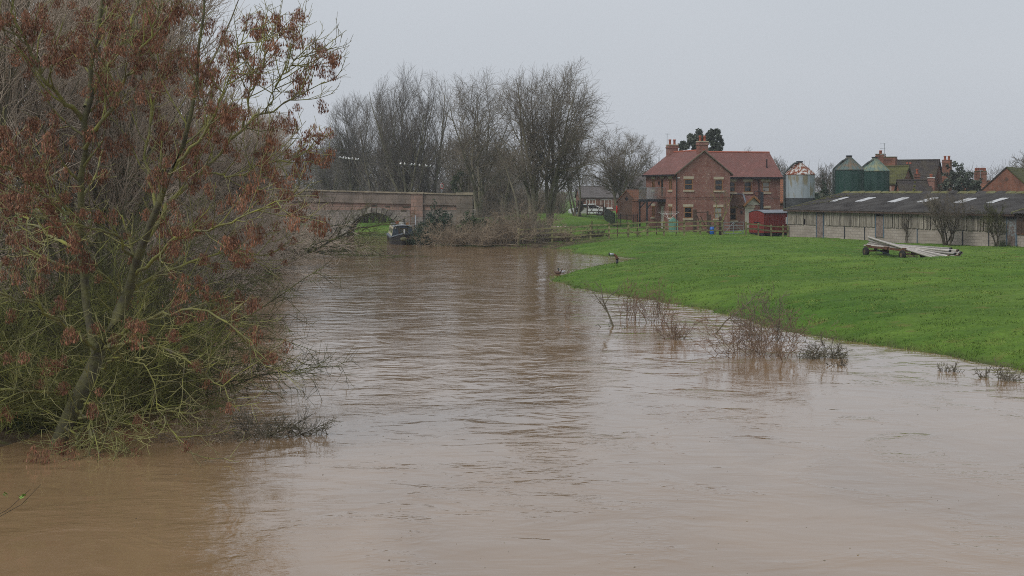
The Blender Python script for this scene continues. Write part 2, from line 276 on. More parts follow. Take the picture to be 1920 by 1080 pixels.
class MB:
    def __init__(s): s.V = []; s.F = []
    def add(s, V, Fc):
        n = len(s.V); s.V += [tuple(v) for v in V]; s.F += [tuple(i + n for i in f) for f in Fc]; return s
    def box(s, x0, x1, y0, y1, z0, z1):
        V = [(x, y, z) for z in (z0, z1) for y in (y0, y1) for x in (x0, x1)]
        return s.add(V, [(0, 2, 3, 1), (4, 5, 7, 6), (0, 1, 5, 4), (2, 6, 7, 3), (0, 4, 6, 2), (1, 3, 7, 5)])
    def bar(s, a, b, w, h, up=(0, 0, 1)):
        a = Vector(a); b = Vector(b); t = (b - a).normalized(); u = Vector(up)
        if abs(t.dot(u)) > 0.95: u = Vector((0, 1, 0))
        x = t.cross(u).normalized() * w / 2; y = x.cross(t).normalized() * h / 2
        V = [p + sx * x + sy * y for p in (a, b) for sx, sy in ((-1, -1), (1, -1), (1, 1), (-1, 1))]
        return s.add(V, [(0, 1, 2, 3), (7, 6, 5, 4), (0, 4, 5, 1), (1, 5, 6, 2), (2, 6, 7, 3), (3, 7, 4, 0)])
    def cyl(s, a, b, r0, r1=None, n=10, caps=True):
        r1 = r0 if r1 is None else r1; a = Vector(a); b = Vector(b); t = (b - a).normalized()
        u = Vector((0, 0, 1)) if abs(t.z) < 0.9 else Vector((1, 0, 0)); x = t.cross(u).normalized(); y = t.cross(x)
        V = [p + r * (math.cos(2 * math.pi * i / n) * x + math.sin(2 * math.pi * i / n) * y) for p, r in ((a, r0), (b, r1)) for i in range(n)]
        Fc = [(i, (i + 1) % n, n + (i + 1) % n, n + i) for i in range(n)]
        if caps: Fc += [tuple(range(n - 1, -1, -1)), tuple(range(n, 2 * n))]
        return s.add(V, Fc)
    def tube(s, pts, r, n=8):
        for a, b in zip(pts[:-1], pts[1:]): s.cyl(a, b, r, r, n)
        return s
    def prism(s, pts, ex):
        n = len(pts); ex = Vector(ex); V = [Vector(p) for p in pts]; V += [v + ex for v in V]
        return s.add(V, [tuple(range(n)), tuple(range(2 * n - 1, n - 1, -1))] + [(i, n + i, n + (i + 1) % n, (i + 1) % n) for i in range(n)])
    def lathe(s, prof, n=24, c=(0, 0)):
        V = [(c[0] + r * math.cos(2 * math.pi * i / n), c[1] + r * math.sin(2 * math.pi * i / n), z) for r, z in prof for i in range(n)]
        Fc = [(k * n + i, k * n + (i + 1) % n, (k + 1) * n + (i + 1) % n, (k + 1) * n + i) for k in range(len(prof) - 1) for i in range(n)]
        return s.add(V, Fc)
    def ball(s, c, r, n=10, m=6):
        rx, ry, rz = r if isinstance(r, (tuple, list)) else (r, r, r)
        V = [(c[0] + rx * math.sin(math.pi * j / m) * math.cos(2 * math.pi * i / n), c[1] + ry * math.sin(math.pi * j / m) * math.sin(2 * math.pi * i / n), c[2] + rz * math.cos(math.pi * j / m)) for j in range(m + 1) for i in range(n)]
        return s.add(V, [(j * n + i, j * n + (i + 1) % n, (j + 1) * n + (i + 1) % n, (j + 1) * n + i) for j in range(m) for i in range(n)])
    def mesh(s, name, smooth=False):
        me = bpy.data.meshes.new(name); me.from_pydata(s.V, [], s.F)
        if smooth: me.polygons.foreach_set('use_smooth', np.ones(len(me.polygons), bool))
        me.update(); return me
    def build(s, name, m, parent=None, smooth=False): return link(name, s.mesh(name, smooth), m, parent)

# ------------------------------------------------------------------ ground and water
WP = np.array([(-14, -60), (-8, 0), (-6.4, 12), (-7.4, 17), (-9.2, 23), (-8.6, 25), (-8.4, 28), (-9.3, 36), (-11, 55), (-12.5, 75), (-14, 95), (-15.5, 115), (-17.5, 138), (-20, 147), (-40, 158), (-90, 190), (-95, 178),
    (-45, 146), (-26, 147), (-22, 150), (-14, 149), (-10.6, 144), (-10.3, 138), (-8.8, 125), (-7.0, 116), (-3, 112), (2, 110), (4.6, 106.5), (4.3, 100.5), (6.2, 96), (8.2, 92.5), (7.0, 88.5), (5.1, 83.5), (3.4, 78), (1.95, 70.3), (3.1, 63.5), (4.9, 59.2), (6.1, 56), (7.3, 52.9), (8.7, 44), (10, 41.6), (10.96, 39.5), (11.8, 37.4), (12.5, 34.8), (13.3, 28), (14, 15), (15, -60)], float)
def shore(x, y):
    A = WP; B = np.roll(WP, -1, 0); d = np.full(x.shape, 1e9); ins = np.zeros(x.shape, bool)
    for (ax, ay), (bx, by) in zip(A, B):
        ex, ey = bx - ax, by - ay; t = np.clip(((x - ax) * ex + (y - ay) * ey) / (ex * ex + ey * ey), 0, 1)
        d = np.minimum(d, np.hypot(x - ax - t * ex, y - ay - t * ey))
        if ay != by: ins ^= ((ay > y) != (by > y)) & (x < (bx - ax) * (y - ay) / (by - ay) + ax)
    d = np.where(ins, -d, d); nb = np.exp(-(d / 2.5) ** 2) * (x > 1.5) * (y < 110)
    return d + nb * (.16 * np.sin(x * 2.3 + y * 1.1) * np.sin(y * 1.9 - x * .7) + .10 * np.sin(x * 5.1 - y * 4.3) * np.sin(y * 6.1 + x * 2.2) + .06 * np.sin(13 * x + 9 * y))
CP = np.array([(17, 133, .70), (25, 136, .7), (14, 140, .8), (23.5, 121, .32), (34.5, 97, .47), (29, 109, .40), (22.5, 85, .36), (22, 92, .42), (20, 97, .55), (15, 112, .95), (18.5, 117, .75), (12.5, 115, .95), (21, 118.5, .6),
    (9.4, 115, .6), (11, 115, .8), (10, 145, 1.3), (9, 160, 1.6), (14, 165, 1.5), (17, 150, 1.2), (2.3, 128, 1.1), (0, 140, 1.3), (-3, 142, 2.5), (3, 151, 2.1), (18, 60, 1.3), (25, 60, 1.5), (14, 75, .85), (30, 75, 1.15), (40, 50, 1.7),
    (60, 100, .6), (60, 160, 1), (0, 220, 1.3), (-40, 220, 1.0), (-20, 156, .45), (-13, 156, .45), (-17, 150, .3), (-16, 164, .6), (-24, 164, .6), (100, 300, 1), (-20, 40, .9), (-25, 80, .9), (-30, 120, 1.2), (-14, 26, .7), (-24, 139, 2.6), (30, 150, .7), (40, 130, .6)])
def ground_z(x, y):
    x = np.asarray(x, float); y = np.asarray(y, float); d = shore(x, y)
    w = 0; z = 0
    for cx, cy, cz in CP:
        k = 1.0 / (((x - cx) ** 2 + (y - cy) ** 2) ** 1.5 + 8); w = w + k; z = z + k * cz
    z = z / w
    n = 0.10 * np.sin(x * .45 + 1.3 * np.sin(y * .17)) * np.sin(y * .31 + x * .11) + 0.05 * np.sin(x * 1.1 + y * .7) * np.sin(y * .9 - x * .4)
    land = (z + n) * (1 - np.exp(-np.maximum(d, 0) / 6.0)) + 0.05 * np.minimum(d, 1.0)
    return np.where(d > 0, land, np.maximum(-1.6, d * 0.22))
def gz(x, y): return float(ground_z(np.array([x]), np.array([y]))[0])
def axis(parts):
    a = [np.arange(p, q, s) for p, q, s in parts]; return np.unique(np.concatenate(a))
gx = axis([(-3000, -300, 300), (-300, -70, 20), (-70, -24, 2), (-24, 46, 0.35), (46, 80, 2), (80, 300, 20), (300, 3001, 300)])
gy = axis([(-300, -20, 20), (-20, 14, 2), (14, 130, 0.4), (130, 200, 1.2), (200, 400, 15), (400, 4001, 300)])
X, Y = np.meshgrid(gx, gy); Z = ground_z(X, Y)
fine = (X > -24) & (X < 46) & (Y > 14) & (Y < 130)
Z = Z + np.where(fine & (Z > 0.04), rng.normal(0, 0.016, Z.shape), 0)
nx, ny = len(gx), len(gy); idx = np.arange(nx * ny).reshape(ny, nx)
Fq = np.stack([idx[:-1, :-1], idx[:-1, 1:], idx[1:, 1:], idx[1:, :-1]], -1).reshape(-1, 4)
me = mesh_np('ground', np.stack([X, Y, Z], -1).reshape(-1, 3), Fq, True)
sx, sy = X.ravel(), Y.ravel(); dsh = shore(sx, sy)
soil = np.clip((-5.0 - sx) / 2.0, 0, 1) * (sy < 146)
bank = np.exp(-((sx - 1.5) / 6.5) ** 4) * np.clip((122 - sy) / 4, 0, 1) * (sy > 101.5 + 0 * sx) * np.clip((9.5 - sx) / 2, 0, 1) * np.clip((sy - 107.0 - (sx > 3) * (sx - 3) * .8) / 1.5, 0, 1)
soil = np.maximum(soil, bank); soil = np.maximum(soil, (dsh < -0.15) * 1.0); soil = np.maximum(soil, .8 * np.exp(-(dsh / .22) ** 2))
atr = me.attributes.new('soil', 'FLOAT', 'POINT'); atr.data.foreach_set('value', soil.astype(np.float32))
ground = tag(link('ground', me, ground_mat()), kind='structure')
wme = MB().add([(-400, -80, 0), (200, -80, 0), (200, 260, 0), (-400, 260, 0)], [(0, 1, 2, 3)])
tag(wme.build('water', water_mat()), kind='structure')

# ------------------------------------------------------------------ branches
def norm(v): return v / np.maximum(np.linalg.norm(v, axis=-1, keepdims=True), 1e-9)
def walk(r, pos, d, L, K, wob, up, r0, tip, lean=None):
    P = [pos]; st = (L / K)[:, None]; d = norm(d)
    for k in range(K):
        d = d + r.normal(0, wob, d.shape); d[:, 2] += up
        if lean is not None: d = d + lean
        d = norm(d); P.append(P[-1] + d * st)
    P = np.stack(P, 1); R = r0[:, None] * (1 - np.linspace(0, 1, K + 1)[None] * (1 - tip)); return P, R
def spawn(r, P, R, n, t0=0.2, t1=1.0, ang=(30, 60), L=1.0, K=3, wob=.12, up=.05, ratio=.6, rmin=.004, rmax=9, var=.35, fall=.4, tip=.35, flat=0.0, lean=None):
    N, K1, _ = P.shape; M = N * n; ix = np.repeat(np.arange(N), n)
    t = t0 + (t1 - t0) * ((np.tile(np.arange(n), N) + r.random(M)) / n)
    f = t * (K1 - 1); i = np.minimum(f.astype(int), K1 - 2); fr = (f - i)[:, None]
    A = P[ix, i]; B = P[ix, i + 1]; pos = A + (B - A) * fr; tan = norm(B - A)
    rr = R[ix, i] * (1 - fr[:, 0]) + R[ix, i + 1] * fr[:, 0]
    q = r.normal(0, 1, (M, 3)); q[:, 2] *= (1 - flat); pe = norm(q - (q * tan).sum(-1, keepdims=True) * tan)
    a = np.radians(r.uniform(ang[0], ang[1], M))[:, None]; d = np.cos(a) * tan + np.sin(a) * pe
    LL = L * (1 - fall * t) * (1 + var * r.uniform(-1, 1, M))
    return walk(r, pos, d, LL, K, wob, up, np.clip(rr * ratio, rmin, rmax), tip, lean)
def tubes(P, R, s):
    N, K1, _ = P.shape; T = np.empty_like(P); T[:, 1:-1] = P[:, 2:] - P[:, :-2]; T[:, 0] = P[:, 1] - P[:, 0]; T[:, -1] = P[:, -1] - P[:, -2]; T = norm(T)
    ref = np.where(np.abs(T[..., 2:3]) > .9, np.array([1., 0, 0]), np.array([0, 0, 1.])); x = norm(np.cross(T, ref)); y = np.cross(T, x)
    a = np.arange(s) * 2 * np.pi / s
    V = P[:, :, None] + R[:, :, None, None] * (np.cos(a)[:, None] * x[:, :, None] + np.sin(a)[:, None] * y[:, :, None])
    i = np.arange(N * K1 * s).reshape(N, K1, s); j = np.roll(i, -1, 2)
    Fc = np.stack([i[:, :-1], j[:, :-1], j[:, 1:], i[:, 1:]], -1).reshape(-1, 4); return V.reshape(-1, 3), Fc
def tube_mesh(name, items):
    Vs, Fs, o = [], [], 0
    for P, R, s in items:
        if len(P) == 0: continue
        V, Fc = tubes(P, R, s); Vs.append(V); Fs.append(Fc + o); o += len(V)
    return mesh_np(name, np.concatenate(Vs), np.concatenate(Fs), True)
def keep(pr, m): return pr[0][m], pr[1][m]
def inside(P, c, rad, pw=2.0): return ((np.abs((P[:, -1] - np.array(c)) / np.array(rad)) ** pw).sum(-1) < 1)
def resample(pts, K):
    pts = np.array(pts, float); s = np.r_[0, np.cumsum(np.linalg.norm(np.diff(pts, axis=0), axis=1))]
    q = np.linspace(0, s[-1], K + 1); return np.stack([np.interp(q, s, pts[:, k]) for k in range(3)], 1)

def bare_tree(name, label, x, y, h, w, stems=3, seed=0, spread=(5, 22), lv=None, tr=.22, mats=(BARK, TWIG), group=None, up=.06, fork=0.12, z=None, low=.3, env=True, twig=.011, cnt=(9, 8, 7), lean=None, off=0.0, ang=((30, 55), (30, 60), (25, 55))):
    """a leafless tree: stems, limbs, branches and twigs kept inside an egg-shaped crown"""
    r = np.random.default_rng(seed); z0 = (gz(x, y) if z is None else z) - .1
    t = thing(name, label, 'tree', (x, y, z0), 0, group)
    pos = np.zeros((stems, 3)); pos[:, :2] = r.normal(0, .14 * (stems > 1), (stems, 2))
    a = np.radians(r.uniform(spread[0], spread[1], stems)); b = np.arange(stems) * 2 * np.pi / stems + r.uniform(0, 6)
    if stems == 1: a[:] = np.radians(2)
    d = np.stack([np.sin(a) * np.cos(b), np.sin(a) * np.sin(b) * .8, np.cos(a)], -1)
    S = walk(r, pos, d, h * r.uniform(.72, .90, stems), 12, .075, .05, np.full(stems, tr), .10, lean)
    c = (off, 0, h * (.5 + low / 2)); rad = (w / 2, w / 2, h * (.5 - low / 2) * 1.06)
    l1 = spawn(r, *S, cnt[0] + 4, low * .9, .98, ang[0], h * .38, 7, .10, up, .44, .018, fall=.45)
    l1 = keep(l1, inside(l1[0], c, tuple(q * 1.0 for q in rad), 2.0))
    l2 = spawn(r, *l1, cnt[1], .15, 1, ang[1], h * .15, 4, .12, up, .62, twig * 1.6, fall=.35)
    l3 = spawn(r, *l2, cnt[2], .1, 1, ang[2], h * .075, 3, .14, up, .6, twig, fall=.3, tip=.5)
    l3b = spawn(r, *l1, cnt[1], .2, 1, ang[2], h * .07, 3, .14, up, .4, twig, rmax=twig * 1.5, fall=.3, tip=.5)
    if env: l2 = keep(l2, inside(l2[0], c, rad, 2.0)); l3 = keep(l3, inside(l3[0], c, tuple(q * 1.05 for q in rad), 2.0)); l3b = keep(l3b, inside(l3b[0], c, rad, 2.0))
    link('trunk', tube_mesh('trunk', [(*S, 8), (*l1, 5)]), mats[0], t)
    link('crown', tube_mesh('crown', [(*l2, 4), (*l3, 3), (*l3b, 3)]), mats[1], t)
    return t

def bush(name, label, x, y, w, h, n, seed, m, cat='bush', z=0.0, K=6, rad=.018, sub=(6, 4), up=-.06, tilt=(10, 70), depth=None, twig=.006, sl=.35, group=None, wob=.12, stem_m=None, lean=None):
    """many stems from one stool, arching over, with side twigs"""
    r = np.random.default_rng(seed); t = thing(name, label, cat, (x, y, z), 0, group)
    pos = np.stack([r.normal(0, w * .16, n), r.normal(0, (depth or w) * .16, n), np.full(n, -.1)], -1)
    a = np.radians(r.uniform(tilt[0], tilt[1], n)); b = r.uniform(0, 2 * np.pi, n)
    d = np.stack([np.sin(a) * np.cos(b), np.sin(a) * np.sin(b) * ((depth or w) / w), np.cos(a)], -1)
    S = walk(r, pos, d, h * r.uniform(.6, 1.15, n), K, wob, up, rad * r.uniform(.5, 1.2, n), .3, lean)
    l1 = spawn(r, *S, sub[0], .15, 1, (25, 60), h * sl, 3, .16, up * .5, .55, twig * 1.3)
    items = [(*l1, 3)]
    if sub[1]: items.append((*spawn(r, *l1, sub[1], .1, 1, (25, 65), h * sl * .5, 2, .18, 0, .6, twig, tip=.5), 3))
    for P, R, s in [(*S, 4)] + items: P[..., 2] = np.maximum(P[..., 2], -.06)
    link('stems', tube_mesh('stems', [(*S, 4)]), stem_m or m, t)
    link('twigs', tube_mesh('twigs', items), m, t); return t

def leaf_cloud(centres, radii, n, size, seed, flat=1.0, tall=1.0):
    r = np.random.default_rng(seed); centres = np.array(centres, float); radii = np.array(radii, float)
    ci = r.choice(len(centres), n, p=radii ** 2 / (radii ** 2).sum()); d = norm(r.normal(0, 1, (n, 3))) * (r.random(n)[:, None] ** .45); d[:, 2] *= flat
    p = centres[ci] + d * radii[ci][:, None]; a = norm(r.normal(0, 1, (n, 3))); a[:, 2] *= tall; a = norm(a); b = norm(np.cross(a, r.normal(0, 1, (n, 3))))
    s = size * r.uniform(.5, 1.3, n)[:, None]
    V = np.stack([p - a * s, p + b * s * .45, p + a * s, p - b * s * .45], 1).reshape(-1, 3)
    return V, np.arange(4 * n).reshape(n, 4)

# ---- the near ash with its hanging bunches of keys
AD = 24.6
ash = thing('ash_tree', 'mossy leaning ash tree hung with red-brown bunches of seed keys at water edge', 'tree', (wx(100, AD), AD, 0))
ao = np.array(ash.location)
def pix(l): return [np.array(at(p, q, AD + dy)) - ao for p, q, dy in l]
LIMB = [([(96, 870, 0), (112, 825, 0), (128, 785, .05), (160, 720, .1), (185, 665, .15), (205, 622, .2), (232, 560, .1), (250, 520, .0), (258, 480, -.2), (298, 400, -.5), (325, 320, -.7), (343, 265, -.8), (362, 190, -.9), (375, 90, -1.1), (384, -40, -1.2)], .165, .018),
    ([(182, 672, .15), (166, 590, .25), (158, 530, .3), (150, 480, .2), (145, 420, 0), (158, 275, -.2), (161, 190, -.3), (178, 90, -.3), (195, -20, -.4), (205, -130, -.5)], .078, .024),
    ([(270, 455, -.3), (324, 378, .2), (375, 326, .5), (430, 272, .7), (468, 222, .8), (503, 208, .9), (566, 176, 1.0), (609, 153, 1.1)], .06, .010),
    ([(455, 240, .8), (470, 180, .6), (489, 130, .5), (498, 100, .5), (494, 66, .5)], .03, .010),
    ([(500, 209, .9), (520, 160, .9), (545, 125, .9), (572, 98, .9)], .026, .010),
    ([(160, 235, -.2), (120, 190, -.7), (88, 160, -1.0), (40, 70, -1.4), (15, -40, -1.6)], .055, .018),
    ([(148, 425, 0), (100, 380, -.8), (40, 330, -1.4), (-20, 300, -1.9)], .05, .02),
    ([(150, 470, .2), (90, 440, 1.2), (30, 400, 2.0), (-30, 380, 2.6)], .05, .02),
    ([(160, 200, -.3), (210, 110, .4), (250, 30, 1.0), (270, -60, 1.3)], .055, .02),
    ([(158, 280, -.2), (215, 190, -.9), (265, 110, -1.3), (300, 10, -1.6)], .05, .018),
    ([(300, 400, -.5), (270, 300, .1), (285, 210, .4), (300, 110, .5), (318, 30, .6)], .045, .015),
    ([(325, 320, -.7), (395, 240, -1.2), (425, 160, -1.5), (450, 90, -1.6), (470, 55, -1.6)], .042, .010),
    ([(250, 520, 0), (330, 450, -.9), (420, 420, -1.4), (490, 390, -1.8), (545, 375, -2.0)], .05, .010),
    ([(240, 545, .1), (330, 500, .8), (430, 470, 1.3), (505, 480, 1.6)], .045, .010),
    ([(185, 660, .2), (110, 600, -.7), (40, 560, -1.3), (-20, 550, -1.7)], .055, .02),
    ([(152, 738, .1), (90, 738, -.4), (0, 730, -.8)], .04, .02),
    ([(195, 650, .2), (260, 640, -.7), (330, 660, -1.2), (400, 715, -1.4), (450, 770, -1.5)], .045, .010),
    ([(200, 640, .2), (280, 600, -.5), (370, 580, -1.0), (440, 610, -1.3), (500, 690, -1.5)], .05, .010),
    ([(139, 764, 0), (165, 792, -.4), (178, 830, -.7), (193, 868, -.8)], .045, .03),
    ([(147, 750, 0), (185, 760, -.4), (210, 800, -.6), (238, 845, -.7)], .03, .012),
    ([(121, 800, 0), (145, 820, -.3), (149, 865, -.5)], .03, .018),
    ([(185, 690, 0), (230, 665, -.9), (280, 690, -1.2), (300, 760, -1.3), (342, 846, -1.4)], .028, .006),
    ([(258, 490, 0), (200, 430, -1.0), (120, 420, -1.6), (60, 440, -2.0)], .04, .012),
    ([(375, 326, .5), (440, 330, .2), (510, 305, 0), (560, 295, -.2)], .03, .008)]
ra = np.random.default_rng(11)
limbs = []
for pts, r0, r1 in LIMB:
    P = resample(pix(pts), 16); P[1:-1] += ra.normal(0, .030, P[1:-1].shape); limbs.append((P, (1 + ra.normal(0, .07, 17)) * (r1 + (r0 - r1) * np.linspace(1, 0, 17) ** (1.7 if r0 > .1 else 1))))
LP = np.stack([l[0] for l in limbs]); LR = np.stack([l[1] for l in limbs]); LR[2:] *= .72
link('trunk', tube_mesh('trunk', [(LP[:2], LR[:2], 10)]), mat('ash_bark', (0.082, 0.075, 0.055), 0.95, col2=(0.150, 0.150, 0.062), scale=5, bump=0.025, bscale=20, lo=.34, hi=.70, detail=10), ash)
link('limbs', tube_mesh('limbs', [(LP[2:], LR[2:], 7)]), MOSS, ash)
S1 = (LP, LR)
a1 = spawn(ra, *S1, 16, .2, 1.0, (30, 62), 1.30, 6, .10, .085, .5, .011, rmax=.034, fall=.42, tip=.4)
a2 = spawn(ra, *a1, 4, .25, 1.0, (30, 60), .50, 4, .12, .08, .6, .006, fall=.3, tip=.55)
a3 = spawn(ra, *a2, 1, .35, 1.0, (30, 60), .20, 2, .12, .08, .8, .0045, fall=.2, tip=.7)
a1t = spawn(ra, *S1, 6, .2, 1.0, (40, 80), .45, 3, .14, .02, .3, .006, rmax=.012, tip=.5)
for pr in (a1, a2, a3, a1t): pr[0][..., 2] = np.maximum(pr[0][..., 2], -.05)
link('branches', tube_mesh('branches', [(*a1, 5)]), MOSS, ash)
link('crown', tube_mesh('crown', [(*a2, 4), (*a3, 3), (*a1t, 3)]), ASH_TW, ash)
def key_mesh(seed, n):
    r = np.random.default_rng(seed); V = [(0, 0, .01)]; Fc = []
    for i in range(n):
        z = -.02 - r.random() ** .8 * .17; w = .020 + .034 * math.sin(math.pi * min(1, -z / .22)); p = np.array([r.normal() * w, r.normal() * w, z])
        a = norm(np.array([r.normal(0, .35), r.normal(0, .35), -1.0])) * .024; b = norm(np.cross(a, r.normal(0, 1, 3))) * .0075; j = len(V)
        V += [tuple(p - a - b * .12), tuple(p - a * .1 + b), tuple(p + a), tuple(p - a * .1 - b), tuple(p - a + b * .12)]
        V[-1], V[-5] = V[-5], V[-1]
        Fc += [(j, j + 1, j + 2, j + 3, j + 4), (0, j, j + 4)]      # each key hangs from the stalk by a thin stem
    me = bpy.data.meshes.new('seed_cluster'); me.from_pydata(V, [], Fc); me.update(); return me, np.array(V), Fc
KM = [key_mesh(s, q) for s, q in enumerate((100, 90, 80, 70, 56, 94))]
ends = np.concatenate([a2[0][:, -1], a2[0][:, 2], a1[0][:, -1], a1[0][:, 4]])
wpx = CX + F * (ends[:, 0] + ao[0]) / (ends[:, 1] + ao[1]); wpy = HY - F * (ends[:, 2] - CH) / (ends[:, 1] + ao[1])
prob = np.where(wpy < 330, 1.0, np.where(wpy < 480, .6, np.where(wpy < 620, .34, .13)))
prob = prob * np.where((wpx > 430) & (wpy < 270), .4, 1.0)
ok = (wpx > -15) & (wpx < 625) & (wpy > -15) & (wpy < 850)
cand = ends[ok & (ra.random(len(ends)) < prob * 1.0)]; ra.shuffle(cand)
chosen = []
for p in cand:
    if all(np.abs(p - q).sum() > .25 for q in chosen[-400:]): chosen.append(p)
    if len(chosen) >= 640: break
for i, p in enumerate(chosen[:300]):
    o = link('seed_cluster', KM[i % 6][0], KEYS, ash); o.location = p; o.rotation_euler = (ra.normal(0, .12), ra.normal(0, .12), ra.uniform(0, 6.3)); s = ra.uniform(.9, 1.6); o.scale = (s, s, s * ra.uniform(.9, 1.3))
if len(chosen) > 300:
    k = MB()
    for i, p in enumerate(chosen[300:]):
        me, co, fc = KM[i % 6]; th = ra.uniform(0, 6.3); Rm = np.array([[math.cos(th), -math.sin(th), 0], [math.sin(th), math.cos(th), 0], [0, 0, 1]]); k.add(co @ Rm.T * ra.uniform(.65, 1.25) + p, fc)
    k.build('seed_keys', KEYS, ash)['kind'] = 'stuff'

# ---- mossy scrub round its foot, then the willows along the far left bank
scrub = [(-9.9, 25.6, 3.8, 3.4, 56, 'tangled green mossy scrub bush behind the foot of the ash', .02), (-7.7, 26.8, 3.4, 3.3, 52, 'arching mossy hawthorn bush over the water beside the ash trunk', .02),
    (-7.9, 30.0, 4.0, 4.0, 60, 'dense mossy hawthorn bush with branch tips trailing in the river', .02), (-10.6, 29.5, 4.2, 5.2, 40, 'tall mossy scrub rising behind the ash limbs', .022),
    (-10.0, 34.5, 4.6, 5.0, 50, 'olive twigged bush leaning over the river behind the hawthorn', .022)]
for i, (x, y, w, h, n, lb, rd) in enumerate(scrub):
    bush('mossy_bush', lb, x, y, w, h, n, 40 + i, MOSS_B if i < 2 else MOSS_TW, z=max(0, gz(x, y)), K=9, rad=rd, sub=(13, 7), up=-.075, tilt=(5, 75), twig=.0052, sl=.25, wob=.13, lean=np.array([.02, -.01, 0]))  # rear bushes take the shade-darkened twig colour, the front two the bright moss
bush('drift_branch', 'dark drifted branch lying in the water beyond the hawthorn', -4.25, 25.6, 1.9, .75, 24, 61, BARK, cat='driftwood', K=5, rad=.014, sub=(9, 5), up=-.10, tilt=(50, 88), depth=.7, twig=.005, sl=.5)
bush('drift_twigs', 'loose mat of drowned twigs at the foot of the hawthorn', -5.3, 25.1, 2.0, .8, 22, 62, DEAD, cat='driftwood', K=5, rad=.010, sub=(8, 4), up=-.08, tilt=(50, 88), depth=.9, twig=.005, sl=.5)
WT = dict(mats=(BARK, TWIG_R), group='willows along the overgrown bank', twig=.010)
for i, (x, y, h, w, st, lb) in enumerate([(-15.5, 40, 13.5, 9, 6, 'brown twiggy willow rising behind the ash crown'), (-13.3, 45, 13.4, 8.6, 6, 'tall brown willow behind the upper limbs of the ash'),
        (-15.0, 55, 15.2, 10.5, 7, 'broad tall willow thick with fine upright brown twigs'), (-16.8, 66, 11.5, 9.5, 7, 'willow with a rounded crown sloping down toward the bridge'),
        (-15.6, 80, 9.0, 9, 7, 'lower willow with a domed crown of fine twigs'), (-17.5, 95, 9.4, 10, 6, 'grey brown willow just short of the bridge'), (-21.0, 58, 16.5, 12, 7, 'great dense willow far back behind the ash crown'), (-21.0, 72, 16, 11, 7, 'tall dense willow standing inland of the river scrub')]):
    bare_tree('willow_tree', lb, x, y, h, w, st, 80 + i, (6, 30), up=.075, low=.12, cnt=(14, 9, 8), tr=.13, ang=((20, 45), (20, 48), (15, 45)), **WT)
for i, (x, y, w, h, n, lb) in enumerate([(-21.0, 44, 9, 5.5, 60, 'brown willow scrub filling the bank behind the ash trunk'), (-24.0, 62, 10, 6, 50, 'inland willow scrub under the dense back willow'), (-13.0, 48, 6, 5.0, 60, 'brown willow scrub drooping to the water below the tall willows'), (-14.0, 62, 7, 5.0, 60, 'red brown willow scrub spilling over the river margin'),
        (-15.2, 78, 8, 5.2, 60, 'low brown willow scrub with trailing tips on the water'), (-17.6, 106, 7, 4.8, 40, 'pale willow scrub veiling the end of the bridge'), (-17.0, 92, 8, 5.0, 46, 'pale brown willow scrub near the bridge arch')]):
    bush('willow_scrub', lb, x, y, w, h, n, 95 + i, TWIG_R, z=.05, K=8, rad=.03, sub=(12, 7), up=-.07, tilt=(8, 75), twig=.009, sl=.32, wob=.11, group='willow scrub on the overgrown bank')
bush('leaning_willow', 'mossy willow limbs arching down over the river before the bridge', -15.2, 96, 6, 9.5, 20, 120, MOSS_TW, cat='tree', z=.2, K=9, rad=.075, sub=(14, 9), up=-.085, tilt=(35, 70), twig=.010, sl=.3, lean=np.array([.055, 0, 0]))

# ------------------------------------------------------------------ trees beyond the bridge and on the lawn
GB = 'tall bare trees behind the bridge'
for i, (px, D, top, w, st, lb, sp) in enumerate([(665, 190, 172, 10.5, 5, 'slim pale bare tree behind the bird wire', (4, 16)), (618, 200, 230, 9, 4, 'small hazy bare tree behind the willow crown', (4, 18)), (762, 168, 112, 10.0, 6, 'tallest upright many-stemmed willow behind the bridge parapet', (3, 13)),
        (808, 172, 130, 7.0, 4, 'narrow upright willow beside the tallest one', (2, 9)), (716, 176, 165, 8, 4, 'fan shaped willow leaning from the foot of the tallest one', (8, 22))]):
    x = wx(px, D); zt = CH + (HY - top) * D / F; g = 1.2
    bare_tree('upright_willow', lb, x, D, zt - g, w, st, 130 + i, sp, mats=(BARK, TWIG_F), up=.06, low=.10, cnt=(13, 9, 7), twig=.0095, tr=.22, ang=((18, 42), (18, 44), (15, 42)), group=GB)
AT = 'bare ash trees at the edge of the lawn'
for i, (px, D, top, w, st, lb, sp, dz) in enumerate([(898, 150, 126, 10.5, 4, 'open crowned bare tree at the end of the bridge parapet', (6, 20), .3), (1003, 129, 116, 8.8, 3, 'dark dense crowned ash with twin trunks by the rockery', (2, 10), 0),
        (1032, 131, 112, 11.5, 4, 'wide crowned ash with a leaning trunk next to the lawn', (4, 22), 0), (975, 121, 190, 3.6, 1, 'slender pale trunked tree in front of the twin trunked ash', (2, 4), 0), (1160, 172, 238, 11.0, 5, 'round topped bare tree between the lawn and the brick house', (8, 30), 0),
        (1078, 150, 205, 8, 3, 'low bare tree in front of the parked white car', (8, 26), 0), (865, 158, 235, 5.0, 3, 'bare tree behind the round road sign', (5, 16), 0), (945, 165, 262, 6, 3, 'hazy bare tree filling the gap between two ashes', (5, 20), 0)]):
    x = wx(px, D); zt = CH + (HY - top) * D / F; g = gz(x, D)
    ln = np.array([.035, 0, 0]) if i == 2 else None
    bare_tree('bare_tree', lb, x, D, zt - g, w, st, 150 + i, sp, mats=(BARK, TWIG), up=.045, low=.24 if i not in (3,) else .45, cnt=(17, 10, 7), twig=.009, off=(0, -.6, 2.2, 0, 0, 0, 0, 0)[i], tr=(.22, .23, .22, .13, .2, .11, .18, .18)[i], group=AT, lean=ln, ang=((32, 66), (28, 60), (25, 58)))
